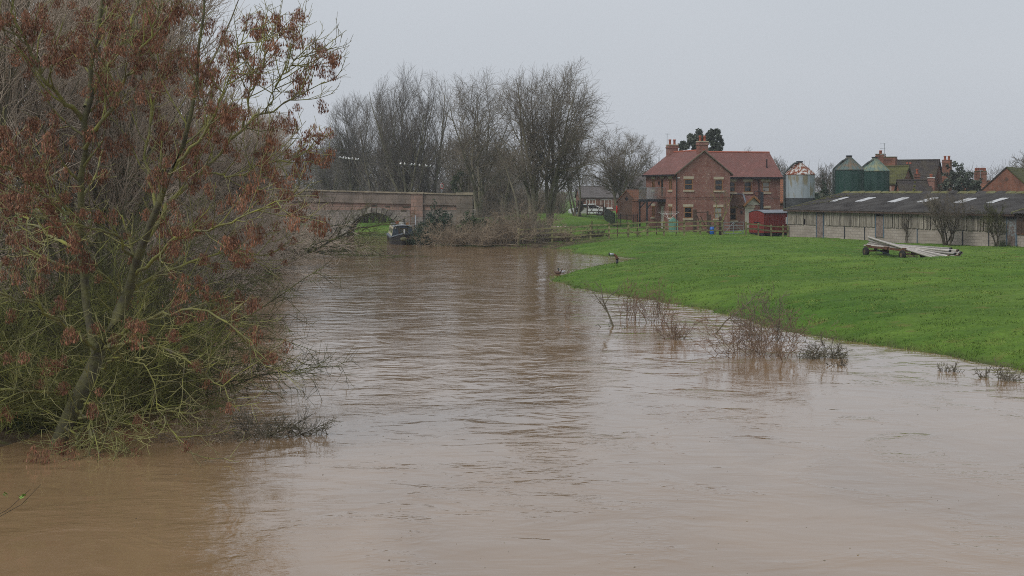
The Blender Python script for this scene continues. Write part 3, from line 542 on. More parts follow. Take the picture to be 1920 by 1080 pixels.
# ivy on one trunk beyond the bridge
cs = [(wx(858 + 8 * math.sin(k), 156), 156, 2.5 + k * .55) for k in range(8)]
V, Fc = leaf_cloud(cs, [.42] * 8, 2200, .085, 5)
tag(link('ivy', mesh_np('ivy', V, Fc), IVY), 'dark ivy clothing a bare trunk past the road sign', 'ivy')
# the wood that closes the view: a mass of twigs nobody could count
r = np.random.default_rng(3)
def wood(name, x0, x1, y0, y1, h0, h1, n, L, rad, seed, m):
    r = np.random.default_rng(seed); x = r.uniform(x0, x1, n); y = r.uniform(y0, y1, n)
    hh = h0 + (h1 - h0) * (.5 + .5 * np.sin(x * .13 + 1.7 * np.sin(x * .031)) * np.cos(x * .057 + seed)); z = hh * r.random(n) ** .95 + np.maximum(ground_z(x, y), .3)
    d = np.stack([r.normal(0, .6, n), r.normal(0, .6, n), r.uniform(.2, 1.4, n)], -1)
    W = walk(r, np.stack([x, y, z], -1), d, L * r.uniform(.5, 1.5, n), 2, .25, .05, np.full(n, rad), .4)
    nt = max(20, n // 90); tx = r.uniform(x0, x1, nt); ty = r.uniform(y0, y1, nt)
    T = walk(r, np.stack([tx, ty, np.full(nt, .5)], -1), np.stack([r.normal(0, .12, nt), r.normal(0, .12, nt), np.ones(nt)], -1), r.uniform(h0 * .5, h0 * .9, nt), 4, .06, .05, r.uniform(.08, .18, nt), .3)
    return tag(link(name, tube_mesh(name, [(*W, 3), (*T, 5)]), m), 'hazy mass of leafless trees closing the view', kind='stuff')
wood('woodland', -75, 3, 205, 270, 7, 11, 21000, 2.4, .034, 3, TWIG_F)
tag(wood('far_wood', -190, 330, 430, 560, 6, 12.5, 34000, 2.6, .06, 4, TWIG_F), 'distant blue grey wood behind the roofs')
wood('hedge_bank', -8, 6.5, 172, 182, 2, 4, 5000, 1.3, .026, 10, TWIG)['label'] = 'grey brown hedge between the lawn trees'
wood('hedge_bank', -40, -1, 166, 172, 1.6, 2.8, 7000, 1.2, .026, 9, BARK_D)['label'] = 'brown leafless hedge along the road behind the bridge'

# ------------------------------------------------------------------ the stone bridge
BD = 138.0
bx0, bx1 = -33.0, wx(856, BD)
br = thing('stone_bridge', 'red sandstone road bridge with a grey arch over the river', 'bridge', (0, BD, 0))
def ptop(x): return 4.14 + (wx(865, BD) - x) * (4.55 - 4.14) / (wx(865, BD) - wx(565, BD)) if x > wx(565, BD) else 4.55
def zstr(x): return ptop(x) - 1.12
ARCH = [(wx(702, BD), 2.75, -.42), (wx(560, BD), 2.75, -.42)]
mb = MB(); xs = list(np.linspace(bx0, bx1 + 1.7, 90))
for c, R_, zc in ARCH: xs += list(c + R_ * np.cos(np.linspace(0, np.pi, 25)))
xs = sorted(xs)
def under(x):
    for c, R_, zc in ARCH:
        if abs(x - c) < R_ - 1e-6: return zc + math.sqrt(R_ ** 2 - (x - c) ** 2)
    return -1.5
for xa, xb in zip(xs[:-1], xs[1:]):
    if xb - xa < 1e-5: continue
    m_ = (xa + xb) / 2; ua, ub = (under(xa), under(xb)) if under(m_) > -1.4 else (-1.5, -1.5)
    ua, ub = max(ua, -1.5), max(ub, -1.5)
    V = [(xa, 0, ua), (xb, 0, ub), (xb, 0, 2.55), (xa, 0, 2.55), (xa, 6.5, ua), (xb, 6.5, ub), (xb, 6.5, 2.55), (xa, 6.5, 2.55)]
    mb.add(V, [(0, 1, 2, 3), (7, 6, 5, 4), (0, 4, 5, 1)])
mb.build('spandrel', RUBBLE, br)
mb = MB()
for xa, xb in zip(np.linspace(bx0, bx1, 20)[:-1], np.linspace(bx0, bx1, 20)[1:]):
    za, zb = zstr(xa), zstr(xb)
    mb.add([(xa, -.03, 2.55), (xb, -.03, 2.55), (xb, -.03, zb), (xa, -.03, za), (xa, 6.53, 2.55), (xb, 6.53, 2.55), (xb, 6.53, zb), (xa, 6.53, za)], [(0, 1, 2, 3), (7, 6, 5, 4), (0, 4, 5, 1), (3, 2, 6, 7), (0, 3, 7, 4), (1, 5, 6, 2)])
mb.build('red_course', SANDST, br)
def strip(name, m, y0, y1, dz0, dz1, ref=ptop, a=bx0, b=bx1):
    k = MB(); k.add([(a, y0, ref(a) + dz0), (b, y0, ref(b) + dz0), (b, y0, ref(b) + dz1), (a, y0, ref(a) + dz1), (a, y1, ref(a) + dz0), (b, y1, ref(b) + dz0), (b, y1, ref(b) + dz1), (a, y1, ref(a) + dz1)],
        [(0, 1, 2, 3), (7, 6, 5, 4), (0, 4, 5, 1), (3, 2, 6, 7), (0, 3, 7, 4), (1, 5, 6, 2)]); return k.build(name, m, br)
bm = wx(565, BD)
for a_, b_ in ((bx0, bm), (bm + .002, bx1)):
    strip('parapet', SANDST_D, -.06, .30, -1.02, -.13, a=a_, b=b_); strip('string_course', SANDST_D, -.20, .25, -1.16, -1.022, a=a_, b=b_)
    strip('parapet', SANDST_D, 6.2, 6.56, -1.02, -.13, a=a_, b=b_)
n = 26; ex = np.linspace(bx0, bx1, n + 1)
for a_, b_ in zip(ex[:-1], ex[1:]): strip('coping_stone', COPING, -.16, .40, -.128 + random.uniform(-.006, .006), random.uniform(-.005, .012), a=a_ + .008, b=b_ - .008)
for px0, px1, hi in ((771, 793, .03), (856, 886, .10)):
    xa, xb = wx(px0, BD), wx(px1, BD); MB().box(xa, xb, -.24, .44, 1.9 if px0 < 800 else -1.2, ptop(xa) - .14).build('pilaster', SANDST_D if px0 > 800 else SANDST, br)
    MB().box(xa + .003, xb - .003, -.22, .44, -1.2, 1.898).build('pier', RUBBLE, br) if px0 < 800 else None
    MB().box(xa - .06, xb + .06, -.32, .5, ptop(xa) - .138, ptop(xa) + hi).build('pilaster_cap', COPING, br)
for c, R_, zc in ARCH:
    for k in range(19):
        a0, a1 = math.pi * k / 19 + .012, math.pi * (k + 1) / 19 - .012; ro = R_ + .48 + random.uniform(-.05, .09); y0 = -.12 - random.uniform(0, .05)
        pts = [(c + rr * math.cos(a), y0, zc + rr * math.sin(a)) for rr, a in ((R_ - .03, a0), (ro, a0), (ro, a1), (R_ - .03, a1))]
        if min(p[2] for p in pts) > -.8: MB().prism(pts, (0, .5, 0)).build('voussoir', VOUS, br)
for px_, dz_, w_ in ((702, 3.18, .55), (727, 3.10, .45), (762, 3.05, .75), (757, 2.72, .5), (690, 3.0, .4)):
    MB().box(wx(px_, BD) - w_ / 2, wx(px_, BD) + w_ / 2, -.048, .1, dz_ - .30, dz_ - .14).build('dark_stone', BARK_D, br)
road = MB(); xs = np.linspace(bx0 - 30, bx1, 12)
rd = MB().add([(bx0, BD + .3, 3.3), (bx1, BD + .3, 2.95), (bx1, BD + 6.2, 2.95), (bx0, BD + 6.2, 3.3)], [(0, 1, 2, 3)])
tag(rd.build('road', mat('asphalt', (.05, .05, .05), .9, .2, 6)), kind='structure')
# mooring ladder and pole on the abutment
ld = thing('ladder', 'rusty iron ladder fixed to the bridge abutment behind the boat', 'ladder', (wx(772, 136), 137.4, .2))
for sx_ in (-.2, .2): MB().bar((sx_, 0, -.3), (sx_, 0, 2.6), .05, .05).build('stile', RUST, ld)
for k in range(8): MB().bar((-.2, 0, .1 + k * .32), (.2, 0, .1 + k * .32), .03, .03).build('rung', RUST, ld)
mp_ = thing('mooring_pole', 'grey steel mooring pole standing beside the narrowboat', 'pole', (wx(778, 118), 118.5, -.5))
MB().cyl((0, 0, 0), (0, 0, 2.9), .04, .04, 8).build('pole', GALV, mp_, True); MB().cyl((-.1, 0, 2.0), (.1, 0, 2.0), .06, .06, 8).build('collar', BLACK, mp_)
st = thing('landing_stage', 'small dark timber landing stage half hidden beside the boat', 'jetty', (wx(793, 118), 118.6, 0))
for i in range(6): MB().box(-.75 + i * .25, -.53 + i * .25, -.6, .6, .42, .47).build('plank', DKWOOD, st)
for sx_ in (-.7, .7):
    for sy_ in (-.5, .5): MB().cyl((sx_, sy_, -.8), (sx_, sy_, .75), .05, .05, 6).build('post', DKWOOD, st)
MB().bar((-.7, -.5, .7), (.7, -.5, .7), .05, .05).build('rail', DKWOOD, st)

# ------------------------------------------------------------------ narrowboat
bt = thing('narrowboat', 'dark blue narrowboat with cream cabin side moored below the bridge', 'boat', (wx(757, 116), 116, 0), math.radians(6.6))
hb = MB(); secs = []
for y, w, zt in ((0, .06, .92), (.35, .40, .84), (.8, .70, .74), (1.4, .93, .64), (2.2, 1.03, .58), (13, 1.03, .55), (14.2, .75, .6)):
    secs.append([(-w, y, zt), (-w * .93, y + .1 * (y < 1), -.35), (w * .93, y + .1 * (y < 1), -.35), (w, y, zt)])
V = [p for s_ in secs for p in s_]; Fc = []
for k in range(len(secs) - 1):
    for j in range(3): Fc.append((4 * k + j, 4 * k + j + 1, 4 * k + 5 + j, 4 * k + 4 + j))
Fc += [(0, 3, 2, 1), (4 * len(secs) - 4, 4 * len(secs) - 3, 4 * len(secs) - 2, 4 * len(secs) - 1)]
hb.add(V, Fc).build('hull', BOATH, bt)
dk = MB()
for k in range(len(secs) - 1):
    a_, b_ = secs[k], secs[k + 1]
    for s_ in (0, 3):
        sg = -1 if s_ == 0 else 1; p, q = a_[s_], b_[s_]; inn = .26
        dk.add([(p[0] + sg * .03, p[1] - .02, p[2] + .03), (q[0] + sg * .03, q[1], q[2] + .03), (q[0] - sg * min(inn, abs(q[0])), q[1] + .05, q[2] + .10), (p[0] - sg * min(inn, abs(p[0])), p[1], p[2] + .10),
                (p[0] + sg * .035, p[1] - .03, p[2] - .07), (q[0] + sg * .035, q[1], q[2] - .07)], [(0, 1, 2, 3), (0, 4, 5, 1)])
dk.build('gunwale', BOATD, bt)
cb = MB(); cw, cr = .90, .76
sect = [(-cw, .62), (-cr, 1.42), (-.4, 1.50), (0, 1.53), (.4, 1.50), (cr, 1.42), (cw, .62)]
cb.prism([(x, 1.9, z) for x, z in sect], (0, 10.2, 0)); cab = cb.build('cabin', BOATB, bt)
MB().prism([(x * 1.03, 1.82, z) for x, z in ((-cr, 1.425), (-.4, 1.505), (0, 1.535), (.4, 1.505), (cr, 1.425), (cr, 1.465), (.4, 1.545), (0, 1.575), (-.4, 1.545), (-cr, 1.465))], (0, 10.4, 0)).build('roof', BOATR, bt)
MB().add([(-cw - .012, 2.0, .66), (-cw - .012, 12.0, .66), (-cr - .012, 12.0, 1.40), (-cr - .012, 2.0, 1.40)], [(0, 1, 2, 3)]).build('side_panel', BOATC, bt)
for y in (2.6, 4.6, 7, 9.4): MB().prism([(-cw + .015 - .02, y, .88), (-cw + .015 - .02, y + .7, .88), (-cr - .055, y + .7, 1.25), (-cr - .055, y, 1.25)], (-.012, 0, .0)).build('window', GLASS, bt)
MB().box(-.36, .36, 1.86, 1.93, .66, 1.33).build('door', BOATBR, bt)
MB().box(.06, .17, 1.83, 1.87, .72, 1.22).build('curtain', WHITE, bt); MB().box(-.26, -.02, 1.83, 1.87, .80, 1.22).build('window', GLASS, bt); MB().box(.19, .30, 1.83, 1.87, .80, 1.22).build('window', GLASS, bt)
MB().cyl((-.62, 1.9, 1.33), (-.62, 1.84, 1.33), .055, .055, 10).build('lamp', CREAM, bt)
fb = MB(); fb.ball((0, -.02, .48), (.30, .13, .16), 12, 6); fb.build('bow_fender', ROPE, bt, True)
for (x, y, w, h, m_) in ((-.05, 4, .4, .14, WHITE), (.15, 5.2, .5, .12, BOATD), (-.3, 6, .3, .2, TERRA), (.45, 3.6, .25, .16, OAK)): MB().box(x - w / 2, x + w / 2, y, y + .5, 1.56, 1.58 + h).build('roof_box', m_, bt)
MB().cyl((.3, 7, 1.5), (.3, 7, 2.0), .06, .06, 8).build('chimney', BLACK, bt)
for s_ in (-1, 1): MB().tube([(s_ * .6, 2.1, 1.57), (s_ * .6, 11.9, 1.57)], .015, 5).build('hand_rail', BOATD, bt)

# ------------------------------------------------------------------ road sign, wire and gulls
sg = thing('road_sign', 'round white road sign with a red ring above the bridge parapet', 'sign', (wx(828, 142), 142, 2.5), math.radians(58))
MB().cyl((-.06, 0, 0), (-.06, 0, 2.75), .035, .035, 8).build('post', GALV, sg)
MB().cyl((0, -.05, 2.38), (0, -.03, 2.38), .30, .30, 24).build('plate', WHITE, sg)
rg = MB(); rg.add([(r_ * math.cos(a), -.054, 2.38 + r_ * math.sin(a)) for r_ in (.22, .30) for a in np.linspace(0, 2 * math.pi, 24, endpoint=False)], [(i, (i + 1) % 24, 24 + (i + 1) % 24, 24 + i) for i in range(24)]).build('red_ring', RED, sg)
MB().box(-.06, .02, -.056, -.053, 2.26, 2.50).build('symbol', BLACK, sg); MB().box(.04, .10, -.056, -.053, 2.28, 2.48).build('symbol', BLACK, sg)
WD = 152.0
wire_pts = [at(560, 289, WD), at(600, 293.5, WD), at(640, 298.5, WD), at(674, 302, WD), at(750, 309.5, WD), at(808, 314.5, WD), at(880, 318, WD)]
MB().tube(wire_pts, .016, 5).build('overhead_wire', BLACK); tag(bpy.data.objects['overhead_wire'], 'thin overhead wire with a row of gulls perched along it', 'wire')
for px_, py_, lb in ((560, 289, 'timber pole holding the bird wire behind the willows'), (880, 318, 'timber pole holding the bird wire among the bare trees')):
    p = at(px_, py_, WD); o = thing('utility_pole', lb, 'pole', (p.x, p.y, gz(p.x, p.y) - .2)); hgt = p.z - o.location.z
    MB().cyl((0, 0, 0), (0, 0, hgt + .3), .12, .09, 8).build('pole', BARK_D, o); MB().box(-.5, .5, -.05, .05, hgt - .12, hgt - .02).build('cross_arm', BARK_D, o)
def gull(x, y, z, rz):
    o = thing('gull', 'white gull perched on the overhead wire', 'bird', (x, y, z), rz, 'gulls in a row on the wire')
    MB().ball((0, 0, .14), (.085, .17, .085), 8, 6).build('body', GULLW, o, True); MB().ball((0, -.13, .25), (.055, .065, .055), 8, 5).build('head', GULLW, o, True)
    MB().ball((0, .07, .17), (.088, .20, .05), 8, 5).build('wings', GULLG, o, True); MB().cyl((0, -.18, .245), (0, -.24, .235), .014, .004, 5).build('bill', OAK, o)
    MB().cyl((.02, 0, .07), (.02, 0, 0), .008, .008, 4).build('leg', OAK, o); MB().cyl((-.02, 0, .07), (-.02, 0, 0), .008, .008, 4).build('leg', OAK, o)
for px_ in (637, 643, 649, 655, 660.5, 668, 671.5, 751, 759, 771, 777, 787, 799.5, 807):
    for a_, b_ in zip(wire_pts[:-1], wire_pts[1:]):
        x = wx(px_, WD)
        if a_.x <= x <= b_.x: gull(x, WD, a_.z + (b_.z - a_.z) * (x - a_.x) / (b_.x - a_.x) + .012, random.uniform(-.7, .7) + (math.pi if random.random() < .3 else 0)); break

# ------------------------------------------------------------------ brick farmhouse
hs = thing('brick_house', 'new red brick farmhouse with gabled wing, balcony and porch', 'house', (15.07, 130, .70), math.radians(16.1))
def fac(o, a):
    nx_, ny_ = a[1], -a[0]
    return lambda s, d, z: (o[0] + a[0] * s + nx_ * d, o[1] + a[1] * s + ny_ * d, z)
def wall(P, W, H, holes, apex=None, th=.14, name='wall', m=BRICK, parent=hs, z0=-.6):
    k = MB(); xs = sorted({0, W} | {v for h in holes for v in h[:2]}); zs = sorted({z0, H} | {v for h in holes for v in h[2:4]})
    for a, b in zip(xs[:-1], xs[1:]):
        for c, d in zip(zs[:-1], zs[1:]):
            if any(h[0] <= (a + b) / 2 <= h[1] and h[2] <= (c + d) / 2 <= h[3] for h in holes): continue
            k.add([P(a, 0, c), P(b, 0, c), P(b, 0, d), P(a, 0, d)], [(0, 1, 2, 3)])
    for a, b, c, d in [h[:4] for h in holes]:
        for q in ([(a, c), (b, c)], [(b, c), (b, d)], [(b, d), (a, d)], [(a, d), (a, c)]):
            k.add([P(q[0][0], 0, q[0][1]), P(q[1][0], 0, q[1][1]), P(q[1][0], -th, q[1][1]), P(q[0][0], -th, q[0][1])], [(0, 1, 2, 3)])
    if apex: k.add([P(0, 0, H), P(W, 0, H), P(apex[0], 0, apex[1])], [(0, 1, 2)])
    return k.build(name, m, parent)
def pbox(k, P, s0, s1, d0, d1, z0, z1):
    V = [P(s, d, z) for z in (z0, z1) for d in (d0, d1) for s in (s0, s1)]
    return k.add(V, [(0, 2, 3, 1), (4, 5, 7, 6), (0, 1, 5, 4), (2, 6, 7, 3), (0, 4, 6, 2), (1, 3, 7, 5)])
def window(P, s0, s1, z0, z1, parent=hs, fm=OAK, nv=1, nh=2, pane=GLASS, lintel=True, sill=True, lm=STONE, fw=.075, name='window'):
    k = MB(); d0, d1 = -.09, .004
    pbox(k, P, s0, s0 + fw, d0, d1, z0, z1); pbox(k, P, s1 - fw, s1, d0, d1, z0, z1); pbox(k, P, s0 + fw, s1 - fw, d0, d1, z0, z0 + fw); pbox(k, P, s0 + fw, s1 - fw, d0, d1, z1 - fw, z1)
    W = s1 - s0 - 2 * fw; H = z1 - z0 - 2 * fw; gw = fw * .9
    for i in range(1, nv): c = s0 + fw + W * i / nv; pbox(k, P, c - gw / 2, c + gw / 2, d0, d1 - .002, z0 + fw, z1 - fw)
    for j in range(1, nh): c = z0 + fw + H * j / nh; pbox(k, P, s0 + fw, s1 - fw, d0, d1 - .004, c - gw / 2, c + gw / 2)
    w = k.build(name, fm, parent)
    for i in range(nv):
        for j in range(nh):
            a = s0 + fw + W * i / nv; b = s0 + fw + W * (i + 1) / nv; c = z0 + fw + H * j / nh; d = z0 + fw + H * (j + 1) / nh
            q = MB(); pbox(q, P, a, b, -.06, -.035, c, d); q.build('pane', pane, w)
    if lintel: q = MB(); pbox(q, P, s0 - .1, s1 + .1, -.05, .025, z1 + .01, z1 + .24); q.build('lintel', lm, w)
    if sill: q = MB(); pbox(q, P, s0 - .13, s1 + .13, -.1, .08, z0 - .15, z0 - .01); q.build('sill', lm, w)
    return w
PL = fac((0, 7.7), (0, -1)); PF = fac((0, 0), (1, 0)); PR = fac((5.3, 2.4), (1, 0)); PG = fac((11.6, 2.4), (0, 1))
HE, HR, HW = 5.36, 7.40, 5.14
lw = [(1.55, 2.30, 3.78, 4.82), (5.80, 6.55, 3.78, 4.82), (1.55, 2.30, 1.22, 2.26), (5.80, 6.55, 1.22, 2.26)]
wall(PL, 7.7, HE, lw + [(3.75, 4.45, 2.98, 4.86), (3.75, 4.5, .05, 2.28)])
for h in lw: window(PL, *h, nv=2, nh=1, fw=.09)
w = window(PL, 3.75, 4.45, 2.98, 4.86, nv=1, nh=1, sill=False, name='balcony_door')
q = MB(); pbox(q, PL, 3.75, 4.5, -.10, -.03, .05, 2.28); q.build('side_door', CREAM, hs)
fwn = [(.74, 1.56, 3.78, 4.80), (3.74, 4.56, 3.74, 4.76), (.70, 1.52, 1.20, 2.24), (3.70, 4.52, 1.16, 2.20)]
wall(PF, 5.3, HE, fwn, (2.65, HR - .06))
for i, h in enumerate(fwn): window(PF, *h, pane=BLIND if i == 3 else GLASS)
rw = [(.85, 1.65, 3.58, 4.58), (2.52, 3.32, 3.58, 4.58), (4.41, 5.21, 3.58, 4.58), (4.41, 5.21, 1.0, 2.05)]
wall(PR, 6.3, HW, rw)
for i, h in enumerate(rw): window(PR, *h, pane=BLIND if i == 2 else GLASS)
wall(PG, 5.3, HW, [], (2.65, HR - .06)); wall(fac((11.6, 7.7), (-1, 0)), 11.6, HW, [])
wall(fac((5.3, 0), (0, 1)), 2.4, HE, [])
for P, W in ((PL, 7.7), (PF, 5.3)):
    for z in (2.98, 3.14): k = MB(); pbox(k, P, .0, W, 0, .03, z, z + .075); k.build('string_course', BRICK, hs)
k = MB()
for z in (2.98, 3.14): pbox(k, PR, 3.9, 6.3, 0, .03, z, z + .075)
k.build('string_course', BRICK, hs)
def slab(a, b, c, d, th=.13, name='roof', m=TILE, parent=hs):
    k = MB(); return k.prism([a, b, c, d], (0, 0, -th)).build(name, m, parent)
slab((-.28, -.12, HE - .12), (-.28, 7.85, HE - .12), (2.65, 7.85, HR + .06), (2.65, -.12, HR + .06)); slab((2.652, -.12, HR + .06), (2.652, 7.85, HR + .06), (5.58, 7.85, HE - .12), (5.58, -.12, HE - .12))
rf = slab((2.7, 2.12, HW - .12), (11.78, 2.12, HW - .12), (11.78, 5.05, HR + .04), (2.7, 5.05, HR + .04)); slab((2.7, 5.052, HR + .04), (11.78, 5.052, HR + .04), (11.78, 7.95, HW - .12), (2.7, 7.95, HW - .12))
MB().cyl((2.65, -.12, HR + .05), (2.65, 7.85, HR + .05), .10, .10, 8).build('ridge_tiles', TERRA, hs); MB().cyl((2.7, 5.05, HR + .03), (11.78, 5.05, HR + .03), .10, .10, 8).build('ridge_tiles', TERRA, hs)
MB().cyl((10.6, 3.2, 5.9), (10.6, 3.2, 6.75), .06, .06, 8).build('soil_vent', BLACK, hs)
k = MB(); pbox(k, PL, -.1, 7.78, .26, .38, HE - .28, HE - .14); k.build('gutter', BLACK, hs)
k = MB(); pbox(k, PR, .25, 6.45, .26, .38, HW - .28, HW - .14); k.build('gutter', BLACK, hs)
MB().tube([(-.10, -.1, HE - .2), (-.06, -.08, HE - .5), (-.06, -.08, -.5)], .05, 8).build('downpipe', BLACK, hs)
MB().tube([(8.9, 2.05, HW - .25), (9.35, 2.33, HW - .6), (9.35, 2.33, 2.2), (9.35, 2.33, .3)], .045, 8).build('downpipe', BLACK, hs)
for sgn in (0, 1):   # verges of the front gable
    a = (-.2, -.16, HE - .12) if not sgn else (5.5, -.16, HE - .12); MB().bar(a, (2.65, -.16, HR + .0), .05, .08).build('verge', BARK, hs)
def chimney(u0, u1, v0, v1, zt, parent, m=BRICK, zb=6.4, pots=2, pr=.11, ph=.5, cap=STONE):
    k = MB(); k.box(u0, u1, v0, v1, zb, zt); c = k.build('chimney', m, parent)
    MB().box(u0 - .05, u1 + .05, v0 - .05, v1 + .05, zt - .28, zt - .14).build('corbel', m, c); MB().box(u0 - .04, u1 + .04, v0 - .04, v1 + .04, zt + .002, zt + .09).build('cap', cap, c)
    for i in range(pots):
        x = u0 + (u1 - u0) * (i + .5) / pots; y = (v0 + v1) / 2
        MB().lathe([(pr * 1.1, zt + .09), (pr, zt + .09 + ph * .75), (pr * 1.25, zt + .09 + ph * .8), (pr * 1.2, zt + .09 + ph), (pr * .7, zt + .09 + ph)], 12, (x, y)).build('chimney_pot', TERRA, c, True)
    return c
chimney(2.2, 3.1, -.015, .62, 8.2, hs); c = chimney(2.1, 3.05, 6.95, 7.7, 8.1, hs)
k = MB(); k.cyl((2.0, 7.2, 7.4), (2.0, 7.2, 9.25), .02, .02, 5); k.bar((1.75, 7.2, 9.2), (2.35, 7.2, 9.2), .03, .03); k.build('aerial', GALV, hs)
# balcony
bal = MB(); pbox(bal, PL, 3.0, 5.05, 0.002, 1.95, 2.70, 2.92); bo = bal.build('balcony', SLATEB, hs)
for s in (3.1, 4.95): k = MB(); pbox(k, PL, s - .06, s + .06, 1.78, 1.90, -.5, 2.70); k.build('post', SLATEB, bo)
for s in (3.1, 4.95): k = MB(); k.bar(PL(s, 1.3, 2.66), PL(s, 1.8, 2.1), .08, .08); k.build('brace', SLATEB, bo)
for s0, s1, d0, d1 in ((3.02, 5.03, 1.90, 1.915), (5.015, 5.03, .05, 1.89), (3.02, 3.035, .05, 1.89)): k = MB(); pbox(k, PL, s0, s1, d0, d1, 2.93, 3.98); k.build('glass_panel', CGLASS, bo)
for a, b in (((3.02, 1.91, 4.0), (5.03, 1.91, 4.0)), ((5.02, .03, 4.0), (5.02, 1.91, 4.0)), ((3.03, .03, 4.0), (3.03, 1.91, 4.0))): MB().bar(PL(*a), PL(*b), .05, .04).build('hand_rail', GALV, bo)
# porch and lean-to
PP = fac((5.302, 1.1), (1, 0)); po = wall(PP, 3.7, 2.40, [(.45, 1.15, .95, 2.15), (2.0, 2.95, .0, 2.10)], name='porch')
window(PP, .45, 1.15, .95, 2.15, lintel=True); q = MB(); pbox(q, PP, 2.0, 2.95, -.10, -.04, -.2, 2.10); d_ = q.build('front_door', CREAM, hs)
q = MB(); pbox(q, PP, 2.78, 2.83, -.04, .0, .95, 1.05); q.build('handle', BLACK, d_); q = MB(); pbox(q, PP, 1.9, 3.05, -.05, .025, 2.11, 2.34); q.build('lintel', STONE, d_)
wall(fac((9.0, 1.1), (0, 1)), 1.3, 2.4, [])
slab((5.31, .86, 2.36), (7.35, .86, 2.36), (7.35, 2.4, 3.38), (5.31, 2.4, 3.38), name='porch_roof', m=brick_mat('brown_roof_tile', (.14, .075, .045), (.105, .06, .038), (.05, .03, .02), .17, .065, .012))
MB().bar((7.36, .84, 2.40), (7.75, 2.4, 3.42), .16, .05).build('valley_lead', LEAD, hs)
MB().box(5.31, 7.7, 2.33, 2.398, 3.39, 3.46).build('flashing', LEAD, hs)
slab((7.1, .80, 2.36), (7.1, 2.4, 2.36), (8.08, 2.4, 3.22), (8.08, .80, 3.22), name='porch_roof'); slab((8.082, .80, 3.22), (8.082, 2.4, 3.22), (9.06, 2.4, 2.36), (9.06, .80, 2.36), name='porch_roof')
MB().prism([(7.2, 1.05, 2.40), (8.96, 1.05, 2.40), (8.08, 1.05, 3.12)], (0, .04, 0)).build('porch_gable', CREAM, hs)
MB().bar((7.02, .78, 2.28), (8.08, .78, 3.20), .06, .17).build('bargeboard', OAK, hs); MB().bar((9.14, .78, 2.28), (8.08, .78, 3.20), .06, .17).build('bargeboard', OAK, hs)
k = MB(); pbox(k, PP, 1.55, 1.70, .01, .12, 1.6, 1.85); k.build('wall_lamp', BLACK, hs)
k = MB(); pbox(k, PF, .04, .2, .0, .2, 4.86, 4.94); k.build('security_lamp', WHITE, hs)
k = MB(); pbox(k, PL, 3.42, 3.58, .0, .14, 4.3, 4.6); k.build('wall_lamp', BLACK, hs)

# ------------------------------------------------------------------ long farm building
ang = math.atan2(-.908, .418); BL = 26.4
bn = thing('farm_shed', 'long low farm shed of block and boards with dark corrugated roof', 'shed', (23.5, 121, .30), ang)
PB = fac((0, 0), (1, 0)); DO = [(3.93, 4.92), (11.44, 12.45), (25.30, 26.30)]; ZB, ZE = 1.27, 2.52
cur = 0.0
k = MB()
for a, b in DO + [(BL, BL)]:
    if a - cur > .02: pbox(k, PB, cur, a, -.2, 0, -.5, ZB)
    cur = b
pbox(k, PB, 11.44, 12.45, -.2, -.04, -.5, .55)
k.build('block_wall', BLOCK, bn)
k = MB(); k.box(0, .2, .2, 12, -.5, 2.6); k.prism([(0, 0, 2.55), (0, 12, 2.55), (0, 6, 3.9)], (.15, 0, 0)); k.box(0, BL, 11.8, 12, -.5, 2.6); k.box(.05, BL, .30, .34, 0, 2.5); k.build('inner_wall', DKWOOD, bn)
s = .03
while s < BL - .1:
    w_ = random.uniform(.15, .21); gap = .012 if random.random() < .8 else random.uniform(.05, .12)
    if not any(a - .05 < s + w_ / 2 < b + .05 for a, b in DO):
        z0 = ZB + .004 + random.uniform(-.0, .03) + (.5 if random.random() < .02 else 0); t_ = random.uniform(-.012, .012); d_ = random.uniform(.0, .02)
        MB().prism([(s, -.06 - d_, z0), (s + w_, -.06 - d_, z0), (s + w_ + t_, -.06 - d_, ZE), (s + t_, -.06 - d_, ZE)], (0, .024, 0)).build('board', WOOD, bn)
    s += w_ + gap
MB().box(0, BL, -.02, .05, ZE - .14, ZE - .02).build('wall_plate', DKWOOD, bn)
for i, (a, b) in enumerate(DO):
    zb, zt = ((-.3, 2.25), (.55, 2.15), (-.3, 2.2))[i]; q = MB(); q.box(a + .07, b - .07, -.03, .03, zb, zt); dd = q.build('door', (BRDOOR, BRDOOR, BLDOOR)[i], bn)
    if i == 2: MB().box(a + .16, b - .22, -.06, -.032, -.2, 1.0).build('lower_leaf', BRDOOR, dd)
    for sx_ in (a, b - .068): MB().box(sx_, sx_ + .068, -.07, .06, -.4 if i != 1 else .5, 2.3).build('door_post', (BLUE, BLUE, BLUE)[i], dd)
    MB().box(a, b, -.07, .06, 2.302, 2.38).build('lintel', DKWOOD, dd)
for s_ in (-.07, 7.6, 10.1, 16.2, 21.0, 23.6, BL + .01): MB().box(s_, s_ + .06, -.05, .0, -.4, 1.3 if s_ > 0 and s_ < BL else 2.45).build('steel_post', BLUE if s_ in (-.07, 16.2, BL + .01) else SLATEB, bn)
def corr(s0, s1, h0, h1, zf, name, m, parent, lift=0.0, back=False):
    n_ = max(4, int((s1 - s0) / .15 * 4)); ss = np.linspace(s0, s1, n_ + 1); hh = np.linspace(h0, h1, 6)
    V = []; z_ = .028 * np.sin(2 * np.pi * ss / .15)
    for h in hh:
        for s, dz in zip(ss, z_): V.append((s, h, zf(h) + dz + lift + .012 * math.sin(s * .8 + h)))
    n1 = n_ + 1; Fc = [(j * n1 + i, j * n1 + i + 1, (j + 1) * n1 + i + 1, (j + 1) * n1 + i) for j in range(5) for i in range(n_)]
    return link(name, mesh_np(name, V, Fc, True), m, parent)
def zr(h): return 2.60 + 1.36 * (1 - abs(h - 6) / 6.0)
